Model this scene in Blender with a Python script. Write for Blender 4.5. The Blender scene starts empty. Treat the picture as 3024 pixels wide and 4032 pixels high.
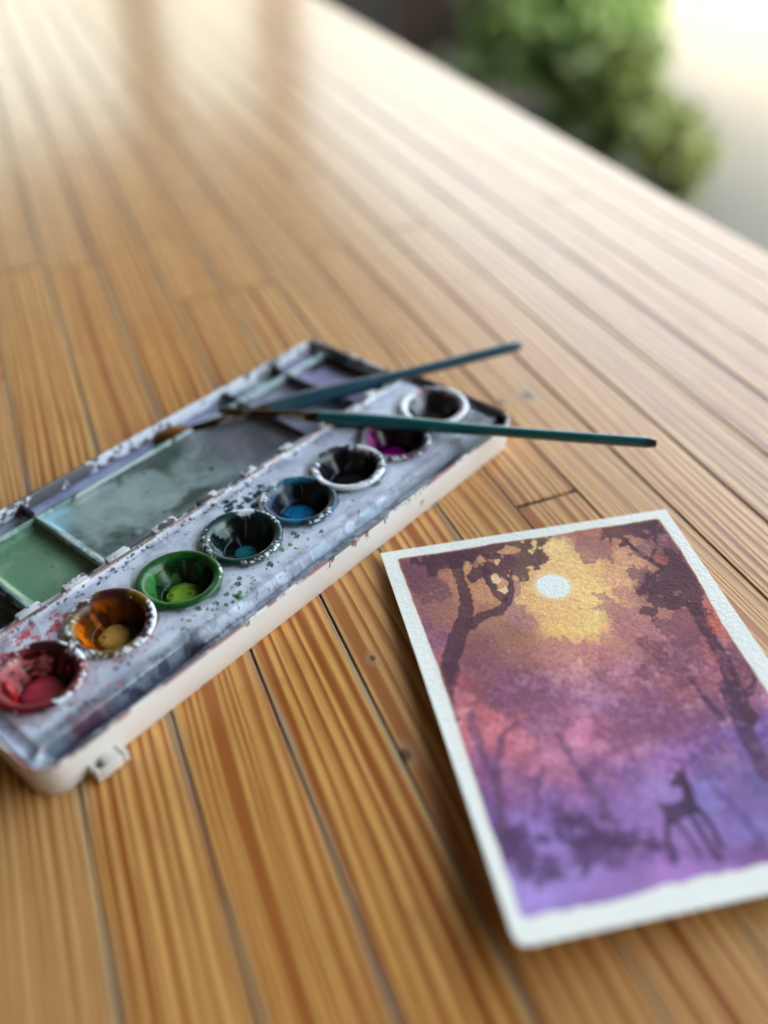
import bpy, bmesh, math, random, json
import numpy as np
from mathutils import Vector, Matrix
random.seed(7)
S = 0.105                       # one unit of layout = width of the card = 0.105 m
C = bpy.context.scene.collection
sc = bpy.context.scene
# ------------------------------------------------------------------ camera
cam_d = bpy.data.cameras.new('camera'); cam = bpy.data.objects.new('camera', cam_d); C.objects.link(cam)
_r = Vector((0.99949588, -0.01995925, -0.02469047)); _u = Vector((0.03174888, 0.62834322, 0.77728811)); _f = Vector((0.0, 0.77768016, -0.62866014))
_m = Matrix((_r, _u, -_f)).transposed().to_4x4(); _m.translation = Vector((0, 0, 2.0679466 * S))
cam.matrix_world = _m
cam_d.sensor_fit = 'HORIZONTAL'; cam_d.sensor_width = 36.0; cam_d.lens = 36.0 * 3727 / 3024
cam_d.clip_start = 0.01; cam_d.clip_end = 2000
cam_d.dof.use_dof = True; cam_d.dof.focus_distance = 2.93 * S; cam_d.dof.aperture_fstop = 4.2
sc.camera = cam
# ------------------------------------------------------------------ sky, sun, exposure
SUN_EL, SUN_AZ = math.radians(62), math.radians(200)      # azimuth measured clockwise from +Y
w = bpy.data.worlds.new('World'); sc.world = w; w.use_nodes = True
nt = w.node_tree; bg = nt.nodes['Background']; sky = nt.nodes.new('ShaderNodeTexSky')
sky.sky_type = 'NISHITA'; sky.sun_disc = False; sky.sun_elevation = SUN_EL; sky.sun_rotation = SUN_AZ
sky.air_density = 2.05; sky.dust_density = 10.0; sky.ozone_density = 0.0
nt.links.new(sky.outputs[0], bg.inputs[0]); bg.inputs[1].default_value = 0.15
sl = bpy.data.lights.new('sun', 'SUN'); sl.energy = 0.5; sl.angle = math.radians(12); sl.color = (1, .95, .87)
so = bpy.data.objects.new('sun', sl); C.objects.link(so)
_sd = Vector((math.sin(SUN_AZ) * math.cos(SUN_EL), math.cos(SUN_AZ) * math.cos(SUN_EL), math.sin(SUN_EL)))
so.rotation_euler = (-_sd).to_track_quat('-Z', 'Y').to_euler(); so.location = (0, 0, 6)
sc.view_settings.view_transform = 'Standard'; sc.view_settings.look = 'None'
sc.view_settings.exposure = 4.05; sc.view_settings.gamma = 1
sc.cycles.use_denoising = True; sc.cycles.max_bounces = 10; sc.cycles.diffuse_bounces = 6
sc.cycles.caustics_reflective = False; sc.cycles.caustics_refractive = False; sc.cycles.sample_clamp_indirect = 4.0
# ------------------------------------------------------------------ numpy noise
def _h(ix, iy, s):
    n = (ix.astype(np.int64) * 374761393 + iy.astype(np.int64) * 668265263 + s * 974634777) & 0xffffffff
    n = ((n ^ (n >> 13)) * 1274126177) & 0xffffffff
    return ((n ^ (n >> 16)) & 0xffff) / 65535.0
def vn(x, y, s=0):
    ix = np.floor(x); iy = np.floor(y); fx = x - ix; fy = y - iy
    fx = fx * fx * (3 - 2 * fx); fy = fy * fy * (3 - 2 * fy)
    a = _h(ix, iy, s); b = _h(ix + 1, iy, s); c = _h(ix, iy + 1, s); d = _h(ix + 1, iy + 1, s)
    return (a * (1 - fx) + b * fx) * (1 - fy) + (c * (1 - fx) + d * fx) * fy
def fbm(x, y, s=0, o=4, g=.5):
    t = 0; a = 1; n = 0
    for i in range(o):
        t = t + a * vn(x * 2 ** i, y * 2 ** i, s + i * 17); n += a; a *= g
    return t / n
def lin(c):
    c = np.asarray(c, float) / 255.0
    return np.where(c <= .04045, c / 12.92, ((c + .055) / 1.055) ** 2.4)
def L(*c): return lin(c)
def sst(a, b, x):
    t = np.clip((x - a) / (b - a), 0, 1); return t * t * (3 - 2 * t)
def mixc(base, col, a): return base * (1 - a[..., None]) + np.asarray(col) * a[..., None]
# ------------------------------------------------------------------ object helpers
def tag(o, label=None, cat=None, group=None, kind=None):
    if label: o['label'] = label
    if cat: o['category'] = cat
    if group: o['group'] = group
    if kind: o['kind'] = kind
    return o
def empty(name, loc=(0, 0, 0), rz=0, parent=None):
    o = bpy.data.objects.new(name, None); C.objects.link(o); o.empty_display_size = .02
    o.location = [c * S for c in loc]; o.rotation_euler = (0, 0, rz); o.parent = parent; return o
def mesh(name, V, F, mat, parent=None, col=None, smooth=None, rough=None, loc=None, rz=0):
    me = bpy.data.meshes.new(name)
    V = np.asarray(V, float) * S
    if isinstance(F, np.ndarray):
        nf, k = F.shape
        me.vertices.add(len(V)); me.vertices.foreach_set('co', V.ravel())
        me.loops.add(nf * k); me.loops.foreach_set('vertex_index', F.ravel().astype(np.int32))
        me.polygons.add(nf); me.polygons.foreach_set('loop_start', np.arange(nf, dtype=np.int32) * k)
        me.update(calc_edges=True)
    else:
        me.from_pydata(V.tolist(), [], F); me.update()
    if col is not None:
        a = me.color_attributes.new('Col', 'FLOAT_COLOR', 'POINT')
        c4 = np.ones((len(V), 4)); c4[:, :3] = np.clip(np.asarray(col).reshape(-1, 3), .0005, .95); a.data.foreach_set('color', c4.ravel())
    if rough is not None:
        a = me.attributes.new('Rgh', 'FLOAT', 'POINT'); a.data.foreach_set('value', np.broadcast_to(np.asarray(rough, float).ravel(), len(V)).copy())
    if mat: me.materials.append(mat)
    if smooth is not None:
        me.polygons.foreach_set('use_smooth', [True] * len(me.polygons))
        if smooth < 180: me.set_sharp_from_angle(angle=math.radians(smooth))
    o = bpy.data.objects.new(name, me); C.objects.link(o); o.parent = parent
    if loc is not None: o.location = [c * S for c in loc]
    o.rotation_euler = (0, 0, rz)
    return o
def grid_faces(nx, ny):
    i = np.arange(nx - 1)[:, None] * ny + np.arange(ny - 1)[None, :]
    return np.stack([i, i + ny, i + ny + 1, i + 1], -1).reshape(-1, 4)
def box(x0, x1, y0, y1, z0, z1, b=.004):
    """bevelled box as verts, faces"""
    bm = bmesh.new(); bmesh.ops.create_cube(bm, size=1)
    for v in bm.verts:
        v.co = Vector(((x0 + x1) / 2 + v.co.x * (x1 - x0), (y0 + y1) / 2 + v.co.y * (y1 - y0), (z0 + z1) / 2 + v.co.z * (z1 - z0)))
    if b: bmesh.ops.bevel(bm, geom=list(bm.edges), offset=b, segments=2, profile=.5, affect='EDGES', clamp_overlap=True)
    V = [tuple(v.co) for v in bm.verts]; F = [[v.index for v in f.verts] for f in bm.faces]; bm.free(); return V, F
def cat(parts):
    V = []; F = []
    for v, f in parts:
        n = len(V); V += list(v); F += [[i + n for i in q] for q in f]
    return V, F
def tube(P, R, seg=20, cap=True):
    """round bar along points P with radii R"""
    P = [Vector(p) for p in P]; V = []; F = []
    for i, p in enumerate(P):
        t = (P[min(i + 1, len(P) - 1)] - P[max(i - 1, 0)]).normalized()
        a = t.cross(Vector((0, 0, 1))); a = a.normalized() if a.length > 1e-5 else Vector((1, 0, 0)); b = a.cross(t)
        r = R[i] if isinstance(R[i], tuple) else (R[i], R[i])
        for k in range(seg):
            th = 2 * math.pi * k / seg; V.append(tuple(p + a * math.cos(th) * r[0] + b * math.sin(th) * r[1]))
    for i in range(len(P) - 1):
        for k in range(seg):
            F.append([i * seg + k, i * seg + (k + 1) % seg, (i + 1) * seg + (k + 1) % seg, (i + 1) * seg + k])
    if cap: F.append(list(range(seg))[::-1]); F.append([(len(P) - 1) * seg + k for k in range(seg)])
    return V, F
# ------------------------------------------------------------------ node helpers
class NT:
    def __init__(s, name):
        s.m = bpy.data.materials.new(name); s.m.use_nodes = True; s.t = s.m.node_tree; s.n = s.t.nodes
        s.b = s.n['Principled BSDF']
    def new(s, t, **k):
        n = s.n.new('ShaderNode' + t)
        for a, v in k.items(): setattr(n, a, v)
        return n
    def put(s, sock, v):
        if isinstance(v, bpy.types.NodeSocket): s.t.links.new(v, sock)
        elif isinstance(v, (tuple, list, np.ndarray)) and sock.type == 'RGBA': sock.default_value = (*[float(c) for c in v][:3], 1)
        else: sock.default_value = v
    def math(s, op, a, b=0.0, c=None, clamp=False):
        n = s.new('Math', operation=op); n.use_clamp = clamp
        s.put(n.inputs[0], a); s.put(n.inputs[1], b)
        if c is not None: s.put(n.inputs[2], c)
        return n.outputs[0]
    def vmul(s, v, k):
        n = s.new('VectorMath', operation='MULTIPLY'); s.put(n.inputs[0], v); n.inputs[1].default_value = k; return n.outputs[0]
    def vadd(s, v, k):
        n = s.new('VectorMath', operation='ADD'); s.put(n.inputs[0], v); s.put(n.inputs[1], k); return n.outputs[0]
    def noise(s, v, scale=1, detail=2, rough=.5, dim='3D', dist=0):
        n = s.new('TexNoise'); n.noise_dimensions = dim
        if dim == '1D': s.put(n.inputs['W'], v)
        else: s.put(n.inputs['Vector'], v)
        n.inputs['Scale'].default_value = scale; n.inputs['Detail'].default_value = detail; n.inputs['Roughness'].default_value = rough; n.inputs['Distortion'].default_value = dist
        return n.outputs['Fac']
    def mix(s, f, a, b, mode='MIX'):
        n = s.new('Mix', data_type='RGBA', blend_type=mode); s.put(n.inputs['Factor'], f); s.put(n.inputs['A'], a); s.put(n.inputs['B'], b); return n.outputs['Result']
    def ramp(s, f, pts, interp='LINEAR'):
        n = s.new('ValToRGB'); s.put(n.inputs[0], f); r = n.color_ramp; r.interpolation = interp
        while len(r.elements) > 1: r.elements.remove(r.elements[-1])
        r.elements[0].position = pts[0][0]; r.elements[0].color = (*[float(q) for q in pts[0][1]], 1)
        for p, c in pts[1:]:
            e = r.elements.new(p); e.color = (*[float(q) for q in c], 1)
        return n.outputs[0]
    def smooth(s, v, a, b):
        n = s.new('MapRange', interpolation_type='SMOOTHSTEP'); s.put(n.inputs[0], v); n.inputs[1].default_value = a; n.inputs[2].default_value = b; return n.outputs[0]
    def obj(s, target=None):
        n = s.new('TexCoord'); n.object = target; return s.vmul(n.outputs['Object'], (1 / S, 1 / S, 1 / S))
    def bump(s, h, strength=.3, dist=.0005, normal=None):
        n = s.new('Bump'); s.put(n.inputs['Height'], h); n.inputs['Strength'].default_value = strength; n.inputs['Distance'].default_value = dist
        if normal is not None: s.put(n.inputs['Normal'], normal)
        return n.outputs[0]
    def fin(s, color, rough=.5, normal=None, **k):
        s.put(s.b.inputs['Base Color'], color); s.put(s.b.inputs['Roughness'], rough)
        if normal is not None: s.put(s.b.inputs['Normal'], normal)
        for a, v in k.items(): s.put(s.b.inputs[a], v)
        return s.m
def sep(T, v):
    n = T.new('SeparateXYZ'); T.put(n.inputs[0], v); return n.outputs
def comb(T, x, y, z):
    n = T.new('CombineXYZ'); T.put(n.inputs[0], x); T.put(n.inputs[1], y); T.put(n.inputs[2], z); return n.outputs[0]

# ================================================================== TABLE
TH = math.radians(20.69)
table = tag(empty('wooden_table', (0, 0, 0), TH), 'varnished striped pine plank table top under the paint box and the card', 'table')
def wood_mat():
    T = NT('varnished_pine')
    v = T.obj(); x, y, z = sep(T, v)
    r = T.new('ObjectInfo').outputs['Random']
    r2 = T.math('FRACT', T.math('MULTIPLY', r, 37.7)); r3 = T.math('FRACT', T.math('MULTIPLY', r, 91.3))
    off = comb(T, T.math('MULTIPLY', r, 53.0), T.math('MULTIPLY', r2, 31.0), T.math('MULTIPLY', r3, 17.0))
    p = T.vadd(v, off)
    w1 = T.math('SUBTRACT', T.noise(T.vmul(p, (1.0, .24, 1)), 1, 1, .4), .5)
    w2 = T.math('SUBTRACT', T.noise(T.vmul(p, (5, 1.1, 1)), 1, 2, .5), .5)
    warp = T.math('ADD', T.math('MULTIPLY', w1, .20), T.math('MULTIPLY', w2, .022))
    slope = T.math('MULTIPLY', y, T.math('MULTIPLY', T.math('SUBTRACT', r3, .5), .02))
    freq = T.math('ADD', 24.0, T.math('MULTIPLY', T.math('POWER', r2, 1.3), 22.0))
    g = T.math('ADD', T.math('MULTIPLY', T.math('ADD', T.math('ADD', x, warp), slope), freq), T.math('MULTIPLY', r, 40.0))
    g = T.math('ADD', g, T.math('MULTIPLY', T.noise(g, .5, 1, .5, '1D'), 1.6))
    saw = T.math('FRACT', g)
    ring = T.ramp(saw, [(0, (0, 0, 0)), (.30, (.04,) * 3), (.52, (.55,) * 3), (.74, (1,) * 3), (.90, (.95,) * 3), (1.0, (.02,) * 3)], 'B_SPLINE')
    ringamp = T.math('MULTIPLY', ring, T.math('ADD', .78, T.math('MULTIPLY', T.noise(T.vmul(p, (6, .5, 1)), 1, 2), .6)))
    fib = T.noise(T.vmul(p, (150, 5, 1)), 1, 3, .6)
    fib2 = T.noise(T.vmul(p, (45, 2.0, 1)), 1, 3, .6)
    mott = T.noise(T.vmul(p, (5, 1.6, 1)), 1, 3, .55)
    light = T.mix(r, L(232, 176, 100), L(224, 164, 86))
    light = T.mix(T.math('MULTIPLY', r3, .6), light, L(216, 168, 110))
    dark = T.mix(r2, L(148, 74, 14), L(160, 84, 24))
    ln2 = T.math('PINGPONG', T.math('MULTIPLY', g, 3.3), 1.0)
    ringamp = T.math('ADD', ringamp, T.math('MULTIPLY', T.smooth(ln2, .72, .95), .07))
    c = T.mix(T.math('MINIMUM', ringamp, 1.0), light, dark)
    c = T.mix(T.math('MULTIPLY', T.smooth(fib, .45, .66), .34), c, L(132, 72, 20))
    c = T.mix(T.math('MULTIPLY', T.smooth(fib2, .5, .8), .25), c, L(205, 130, 60))
    c = T.mix(T.math('MULTIPLY', T.smooth(mott, .45, .75), .28), c, L(158, 92, 36))
    c = T.mix(T.math('MULTIPLY', T.smooth(T.noise(T.vmul(p, (2.2, .8, 1)), 1, 3), .55, .75), .22), c, L(190, 140, 98))
    # small dark pores and scratches
    por = T.smooth(T.noise(T.vmul(p, (190, 24, 1)), 1, 2, .7), .70, .78)
    c = T.mix(T.math('MULTIPLY', por, .4), c, L(90, 48, 16))
    tv = T.obj(table)
    toneA = T.math('FRACT', T.math('MULTIPLY', r, 13.1))
    c = T.mix(T.math('MULTIPLY', toneA, .30), c, T.mix(r3, L(176, 116, 58), L(206, 166, 110)))
    scr = T.smooth(T.noise(T.vmul(T.vadd(tv, (3, 1, 0)), (14, 170, 1)), 1, 2, .6, dist=.4), .74, .77)
    c = T.mix(T.math('MULTIPLY', scr, .18), c, L(232, 206, 160))
    dst = T.smooth(T.noise(tv, 120, 2, .5), .79, .82)
    c = T.mix(T.math('MULTIPLY', dst, .6), c, L(220, 206, 184))
    # knots (real marks on the boards, fixed in the table's own frame)
    for kx, ky, kr in [(.620, 1.775, .016), (.575, 1.425, .026), (1.60, 2.86, .02), (1.72, 2.86, .035), (-.1, 2.9, .02), (1.15, .62, .03), (2.5, 2.3, .02)]:
        d = T.new('VectorMath', operation='SUBTRACT'); T.put(d.inputs[0], tv); d.inputs[1].default_value = (kx, ky, 0)
        dn = T.new('VectorMath', operation='LENGTH'); T.put(dn.inputs[0], T.vmul(d.outputs[0], (1, .62, 0)))
        dd = T.math('ADD', dn.outputs['Value'], T.math('MULTIPLY', T.math('SUBTRACT', T.noise(tv, 40, 2), .5), .012))
        c = T.mix(T.math('MULTIPLY', T.math('SUBTRACT', 1, T.smooth(dd, kr * .8, kr * 1.8)), .5), c, L(176, 140, 100))
        c = T.mix(T.math('MULTIPLY', T.math('SUBTRACT', 1, T.smooth(dd, kr * .3, kr * .75)), .85), c, L(70, 48, 34))
    # bleached grey along the board edges
    ax = T.math('ABSOLUTE', x)
    e = T.math('ADD', ax, T.math('MULTIPLY', T.math('SUBTRACT', T.noise(T.vmul(p, (6, 3.5, 1)), 1, 3, .6), .5), .035))
    wear = T.math('MULTIPLY', T.smooth(e, .108, .127), T.smooth(T.noise(T.vmul(p, (1, 1.1, 1)), 1, 2), .35, .6))
    c = T.mix(T.math('MULTIPLY', wear, .8), c, L(160, 140, 114))
    stain = T.math('MULTIPLY', T.smooth(T.noise(tv, 3.1, 3, .6), .62, .72), .25)
    c = T.mix(stain, c, L(130, 92, 60))
    rough = T.math('ADD', .24, T.math('MULTIPLY', T.noise(T.vmul(p, (60, 6, 1)), 1, 3), .13))
    rough = T.math('ADD', rough, T.math('MULTIPLY', wear, .25))
    h = T.math('ADD', T.math('MULTIPLY', ring, -.35), T.math('ADD', T.math('MULTIPLY', fib, .35), T.math('MULTIPLY', T.noise(T.vmul(p, (10, 3, 1)), 1, 2), .8)))
    return T.fin(c, T.math('ADD', rough, .12), T.bump(h, .4, .0004), **{'IOR': 1.35, 'Coat Weight': T.math('SUBTRACT', .34, T.math('MULTIPLY', wear, .35)), 'Coat Roughness': T.math('ADD', .13, T.math('MULTIPLY', T.noise(T.vmul(p, (8, 2, 1)), 1, 3), .1)), 'Coat IOR': 1.5, 'Coat Normal': T.bump(h, .05, .0003)})
WOOD = wood_mat()
edges = [-1.523, -1.266, -1.009, -.752, -.495, -.238, .034, .300, .565, .815, 1.09, 1.333, 1.575, 1.825, 2.07, 2.325, 2.58, 2.83, 3.08, 3.30, 3.495]
fixed = {8: [4.30], 9: [4.30], 11: [2.232, 4.6], 5: [5.02], 6: [4.93], 10: [7.1], 7: [8.4], 12: [5.7], 13: [4.66], 14: [8.0], 4: [3.9]}
D0, D1 = -1.2, 14.2
PLANK_T = .2
gaps = []
for i in range(len(edges) - 1):
    rr = random.Random(100 + i)
    js = sorted(fixed.get(i, [])) or [rr.uniform(3, 10)]
    if js[-1] < 8.5: js.append(js[-1] + rr.uniform(3.2, 5))
    ds = [D0] + js + [D1]
    gw = {9: .0075, 8: .006, 7: .0075, 6: .008, 5: .008, 10: .007, 13: .011, 14: .0095}.get(i, .006)
    x0, x1 = edges[i] + gw / 2, edges[i + 1] - gw / 2
    for a, b in zip(ds[:-1], ds[1:]):
        a += .005; b -= .005
        if b - a < .1: continue
        hw = (x1 - x0) / 2; cx = (x0 + x1) / 2; hl = (b - a) / 2; cy = (a + b) / 2; bv = .0028
        # bevelled board with gently wavy long edges
        n = max(2, int(hl * 2 / .16)); V = []; F = []
        ys = np.linspace(-hl, hl, n + 1)
        for k, yy in enumerate(ys):
            w0 = .0022 * (vn(np.array([yy * 3.1 + i * 9.7]), np.array([.5]), 3)[0] - .5); w1 = .0022 * (vn(np.array([yy * 2.7 + i * 4.1]), np.array([2.5]), 5)[0] - .5)
            endb = bv if k in (0, n) else 0
            yt = yy - math.copysign(endb, yy) if endb else yy
            V += [(-hw + w0, yy, -PLANK_T), (-hw + w0, yy, -bv), (-hw + bv * .35 + w0, yt, -bv * .3), (-hw + bv + w0, yt, 0), (hw - bv + w1, yt, 0), (hw - bv * .35 + w1, yt, -bv * .3), (hw + w1, yy, -bv), (hw + w1, yy, -PLANK_T)]
        for k in range(n):
            for q in range(7): F.append([k * 8 + q, (k + 1) * 8 + q, (k + 1) * 8 + q + 1, k * 8 + q + 1][::-1])
            F.append([k * 8 + 7, (k + 1) * 8 + 7, (k + 1) * 8, k * 8][::-1])
        F.append(list(range(8))); F.append([n * 8 + q for q in range(8)][::-1])
        dz = rr.uniform(-.0012, .0012)
        mesh('plank', V, F, WOOD, table, loc=(cx, cy, dz))
# strip of dirt and old filler below the joints, apron and legs
T = NT('joint_filler'); v = T.obj()
n1 = T.noise(T.vmul(v, (2, .9, 1)), 1, 3, .6); n2 = T.noise(v, 30, 3, .7)
cf = T.mix(T.smooth(n1, .42, .6), L(22, 18, 15), L(150, 136, 118)); cf = T.mix(T.math('MULTIPLY', n2, .3), cf, L(80, 66, 54))
FILL = T.fin(cf, .9)
mesh('joint_filler', *box(edges[0], edges[-1] - .01, D0 + .01, D1 - .01, -.1, -.006, 0), FILL, table)
mesh('apron', *box(edges[-1] - .22, edges[-1] - .06, D0 + .3, D1 - .3, -.95, -.2, .01), WOOD, table)
mesh('apron', *box(edges[0] + .06, edges[0] + .22, D0 + .3, D1 - .3, -.95, -.2, .01), WOOD, table)
for lx in (edges[0] + .4, edges[-1] - .45):
    for ly in (D0 + .6, D1 - .6):
        mesh('leg', *box(lx - .3, lx + .3, ly - .3, ly + .3, -7, -.2, .02), WOOD, table)

# ================================================================== SETTING
def simple(name, c1, c2, scale=3, rough=.8, bump=.2, det=4):
    T = NT(name); v = T.obj(); n = T.noise(v, scale, det, .6)
    return T.fin(T.mix(T.smooth(n, .3, .7), c1, c2), rough, T.bump(n, bump, .002))
T = NT('pale_ground'); v = T.obj()
a = T.noise(v, .12, 4, .6); b = T.noise(v, 1.5, 4, .7); c_ = T.noise(v, .03, 2)
col = T.mix(T.smooth(a, .35, .65), L(58, 56, 47), L(66, 64, 54)); col = T.mix(T.math('MULTIPLY', b, .35), col, L(52, 51, 43))
col = T.mix(T.smooth(c_, .5, .6), col, L(74, 68, 48))
GROUND = T.fin(col, .9, T.bump(b, .3, .004))
n = 60; gx = np.linspace(-1, 1, n); gx = np.sign(gx) * np.abs(gx) ** 3 * 9000
X, Y = np.meshgrid(gx, gx, indexing='ij')
tag(mesh('ground', np.stack([X, Y, np.full_like(X, -7)], -1).reshape(-1, 3), grid_faces(n, n), GROUND), kind='structure')
house = lambda: None
def tb(x0, x1, y0, y1, z0, z1, b=.05): return box(x0, x1, y0, y1, z0, z1, b)
PR = empty('veranda_roof', (0, 0, 0), TH); tag(PR, 'timber veranda roof over the table with an open side to the right', 'roof')
RW = simple('roof_boards', L(118, 110, 98), L(96, 90, 78), 1.2, .75)
for k in range(20):
    x0 = -21.7 + k * 1.85
    mesh('roof_board', *tb(x0, x0 + 1.82, -30, 51, 15.2, 15.5, .03), RW, PR)
for k in range(9): mesh('rafter', *tb(-22, 15, -29 + k * 9.8, -28.2 + k * 9.8, 14.2, 15.2, .05), RW, PR)
mesh('eave_beam', *tb(-22, 15.2, 49.6, 50.8, 12.6, 14.2, .05), RW, PR)
HW = simple('light_block_plaster', L(104, 94, 80), L(86, 76, 62), .5, .85)
hw_ = mesh('light_block_wall', *tb(-11, -10, -15, 51, -7, 15.1, .05), HW, rz=TH)  # out of view, added so that less light comes from the left
hb_ = mesh('light_block_wall', *tb(-9.9, 15, -16, -15, -7, 15.1, .05), HW, rz=TH); tag(hb_, 'unseen wall added behind the viewer to block light from the back', 'wall'); tag(hw_, 'unseen wall added left of the table to block light from the left', 'wall')  # out of view, added to cut fill light from behind
PW = simple('post_timber', L(92, 64, 42), L(70, 46, 30), 2, .7)
for i, (px_, lab) in enumerate([(7.4, 'timber veranda post reflected as the left brown band on the far table top'), (14.2, 'timber veranda post reflected as the right brown band on the far table top')]):
    po = empty('veranda_post', (0, 0, 0), 0)
    c0, s0 = math.cos(TH), math.sin(TH)
    po.location = ((px_ * c0 - 50.2 * s0) * S, (px_ * s0 + 50.2 * c0) * S, -7 * S); po.rotation_euler = (0, 0, TH)
    tag(po, lab, 'post', 'veranda posts')
    mesh('shaft', *box(-.95, .95, -.95, .95, .4, 19.6, .06), PW, po)
    mesh('footing', *box(-1.3, 1.3, -1.3, 1.3, 0, .4, .05), simple('footing_stone', L(120, 116, 108), L(96, 92, 86)), po)
# ---- planting beyond the table
def T2W(n_, d_, z_): return (n_ * math.cos(TH) - d_ * math.sin(TH), n_ * math.sin(TH) + d_ * math.cos(TH), z_)
def leaf_mat(name, c1, c2):
    T = NT(name); r = T.new('Attribute', attribute_name='Col').outputs['Color']
    T.fin(r, .5); T.b.inputs['Subsurface Weight'].default_value = 0
    tr = T.new('BsdfTranslucent'); T.put(tr.inputs[0], r); ad = T.new('MixShader'); ad.inputs[0].default_value = .35
    T.t.links.new(T.b.outputs[0], ad.inputs[1]); T.t.links.new(tr.outputs[0], ad.inputs[2]); T.t.links.new(ad.outputs[0], T.n['Material Output'].inputs[0]); return T.m
LEAF = leaf_mat('shrub_leaves', 0, 0)
STEM = simple('shrub_stem', L(96, 74, 50), L(70, 54, 36), 4)
def shrub(n_, d_, rx, hz, cnt, label, c1, c2, ls=.3, seed=0, zb=-7):
    rg = np.random.RandomState(seed)
    root = empty('shrub', T2W(n_, d_, zb), 0); tag(root, label, 'shrub', 'shrubs along the veranda edge')
    # clumps inside an uneven volume
    K = 14; cc = rg.normal(0, .42, (K, 3)); cc[:, 2] = rg.uniform(.2, .95, K); cc[:, :2] *= (1.1 - .55 * cc[:, 2:3]); cr = rg.uniform(.2, .42, K)
    idx = rg.randint(0, K, cnt); d = rg.normal(0, 1, (cnt, 3)); d /= np.linalg.norm(d, axis=1)[:, None]
    P = cc[idx] + d * (cr[idx] * np.abs(rg.normal(0, .75, cnt)))[:, None]
    P = P * np.array([rx, rx, hz]); P[:, 2] = np.abs(P[:, 2])
    nrm = rg.normal(0, 1, (cnt, 3)) + d * .8; nrm /= np.linalg.norm(nrm, axis=1)[:, None]
    up = rg.normal(0, 1, (cnt, 3)); a = np.cross(nrm, up); a /= np.linalg.norm(a, axis=1)[:, None]; b = np.cross(nrm, a)
    s = ls * rg.uniform(.6, 1.3, cnt)[:, None]
    V = np.concatenate([P - a * s, P + b * s * .42 + nrm * s * .1, P + a * s, P - b * s * .42 + nrm * s * .1], 1).reshape(-1, 3)
    F = np.arange(cnt * 4).reshape(-1, 4)
    t = np.repeat(rg.uniform(0, 1, cnt) * .6 + rg.uniform(0, 1, K)[idx] * .4, 4)[:, None]
    mesh('foliage', V, F, LEAF, root, col=c1 * (1 - t) + c2 * t)
    st = []
    for k in range(9):
        q = cc[k] * np.array([rx, rx, hz]); st.append(tube([(q[0] * .12, q[1] * .12, 0), (q[0] * .4, q[1] * .4, q[2] * .5), tuple(q)], [.11, .08, .03], 6))
    mesh('stem', *cat(st), STEM, root, smooth=60)
G1, G2 = L(70, 98, 44), L(120, 148, 78); G3, G4 = L(88, 102, 46), L(124, 134, 74)
shrub(17.8, 31, 3.0, 6.4, 6000, 'tall dark green leafy shrub blurred beyond the table edge, nearest the dark planter', G1, G2, .38, 1)
shrub(19.9, 30.0, 2.0, 5.4, 3000, 'loose bright green shrub behind the tall one, against pale ground', G1, G2, .38, 2)
shrub(16.5, 26.0, 2.0, 4.0, 3600, 'middle rounded green shrub of the bed beside the table', G1, G2, .34, 3)
shrub(15.8, 22.8, 1.6, 2.7, 2600, 'lower olive green shrub between the middle one and the lowest one', G1, G4, .30, 5)
shrub(15.5, 19.8, 1.1, 1.7, 1600, 'low yellow green shrub at the near right end of the bed', G3, G4, .26, 4)
pl = empty('planter', T2W(16.6, 39.5, -7), TH); tag(pl, 'dark brown timber planter blurred at the top beyond the table edge', 'planter')
DW = simple('dark_timber', L(58, 46, 38), L(38, 30, 26), 1.5, .8)
for k in range(4): mesh('side_board', *box(-2.4, 2.6, -4.6, -4.35, .1 + k * .85, .9 + k * .85, .03), DW, pl); mesh('side_board', *box(-2.4, -2.15, -4.3, 4.3, .1 + k * .85, .9 + k * .85, .03), DW, pl); mesh('side_board', *box(2.35, 2.6, -4.3, 4.3, .1 + k * .85, .9 + k * .85, .03), DW, pl); mesh('side_board', *box(-2.4, 2.6, 4.35, 4.6, .1 + k * .85, .9 + k * .85, .03), DW, pl)
mesh('soil', *box(-2.14, 2.34, -4.3, 4.3, .1, 2.9, 0), simple('dark_soil', L(48, 38, 30), L(30, 24, 20), 3, .95, .6), pl)

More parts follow.
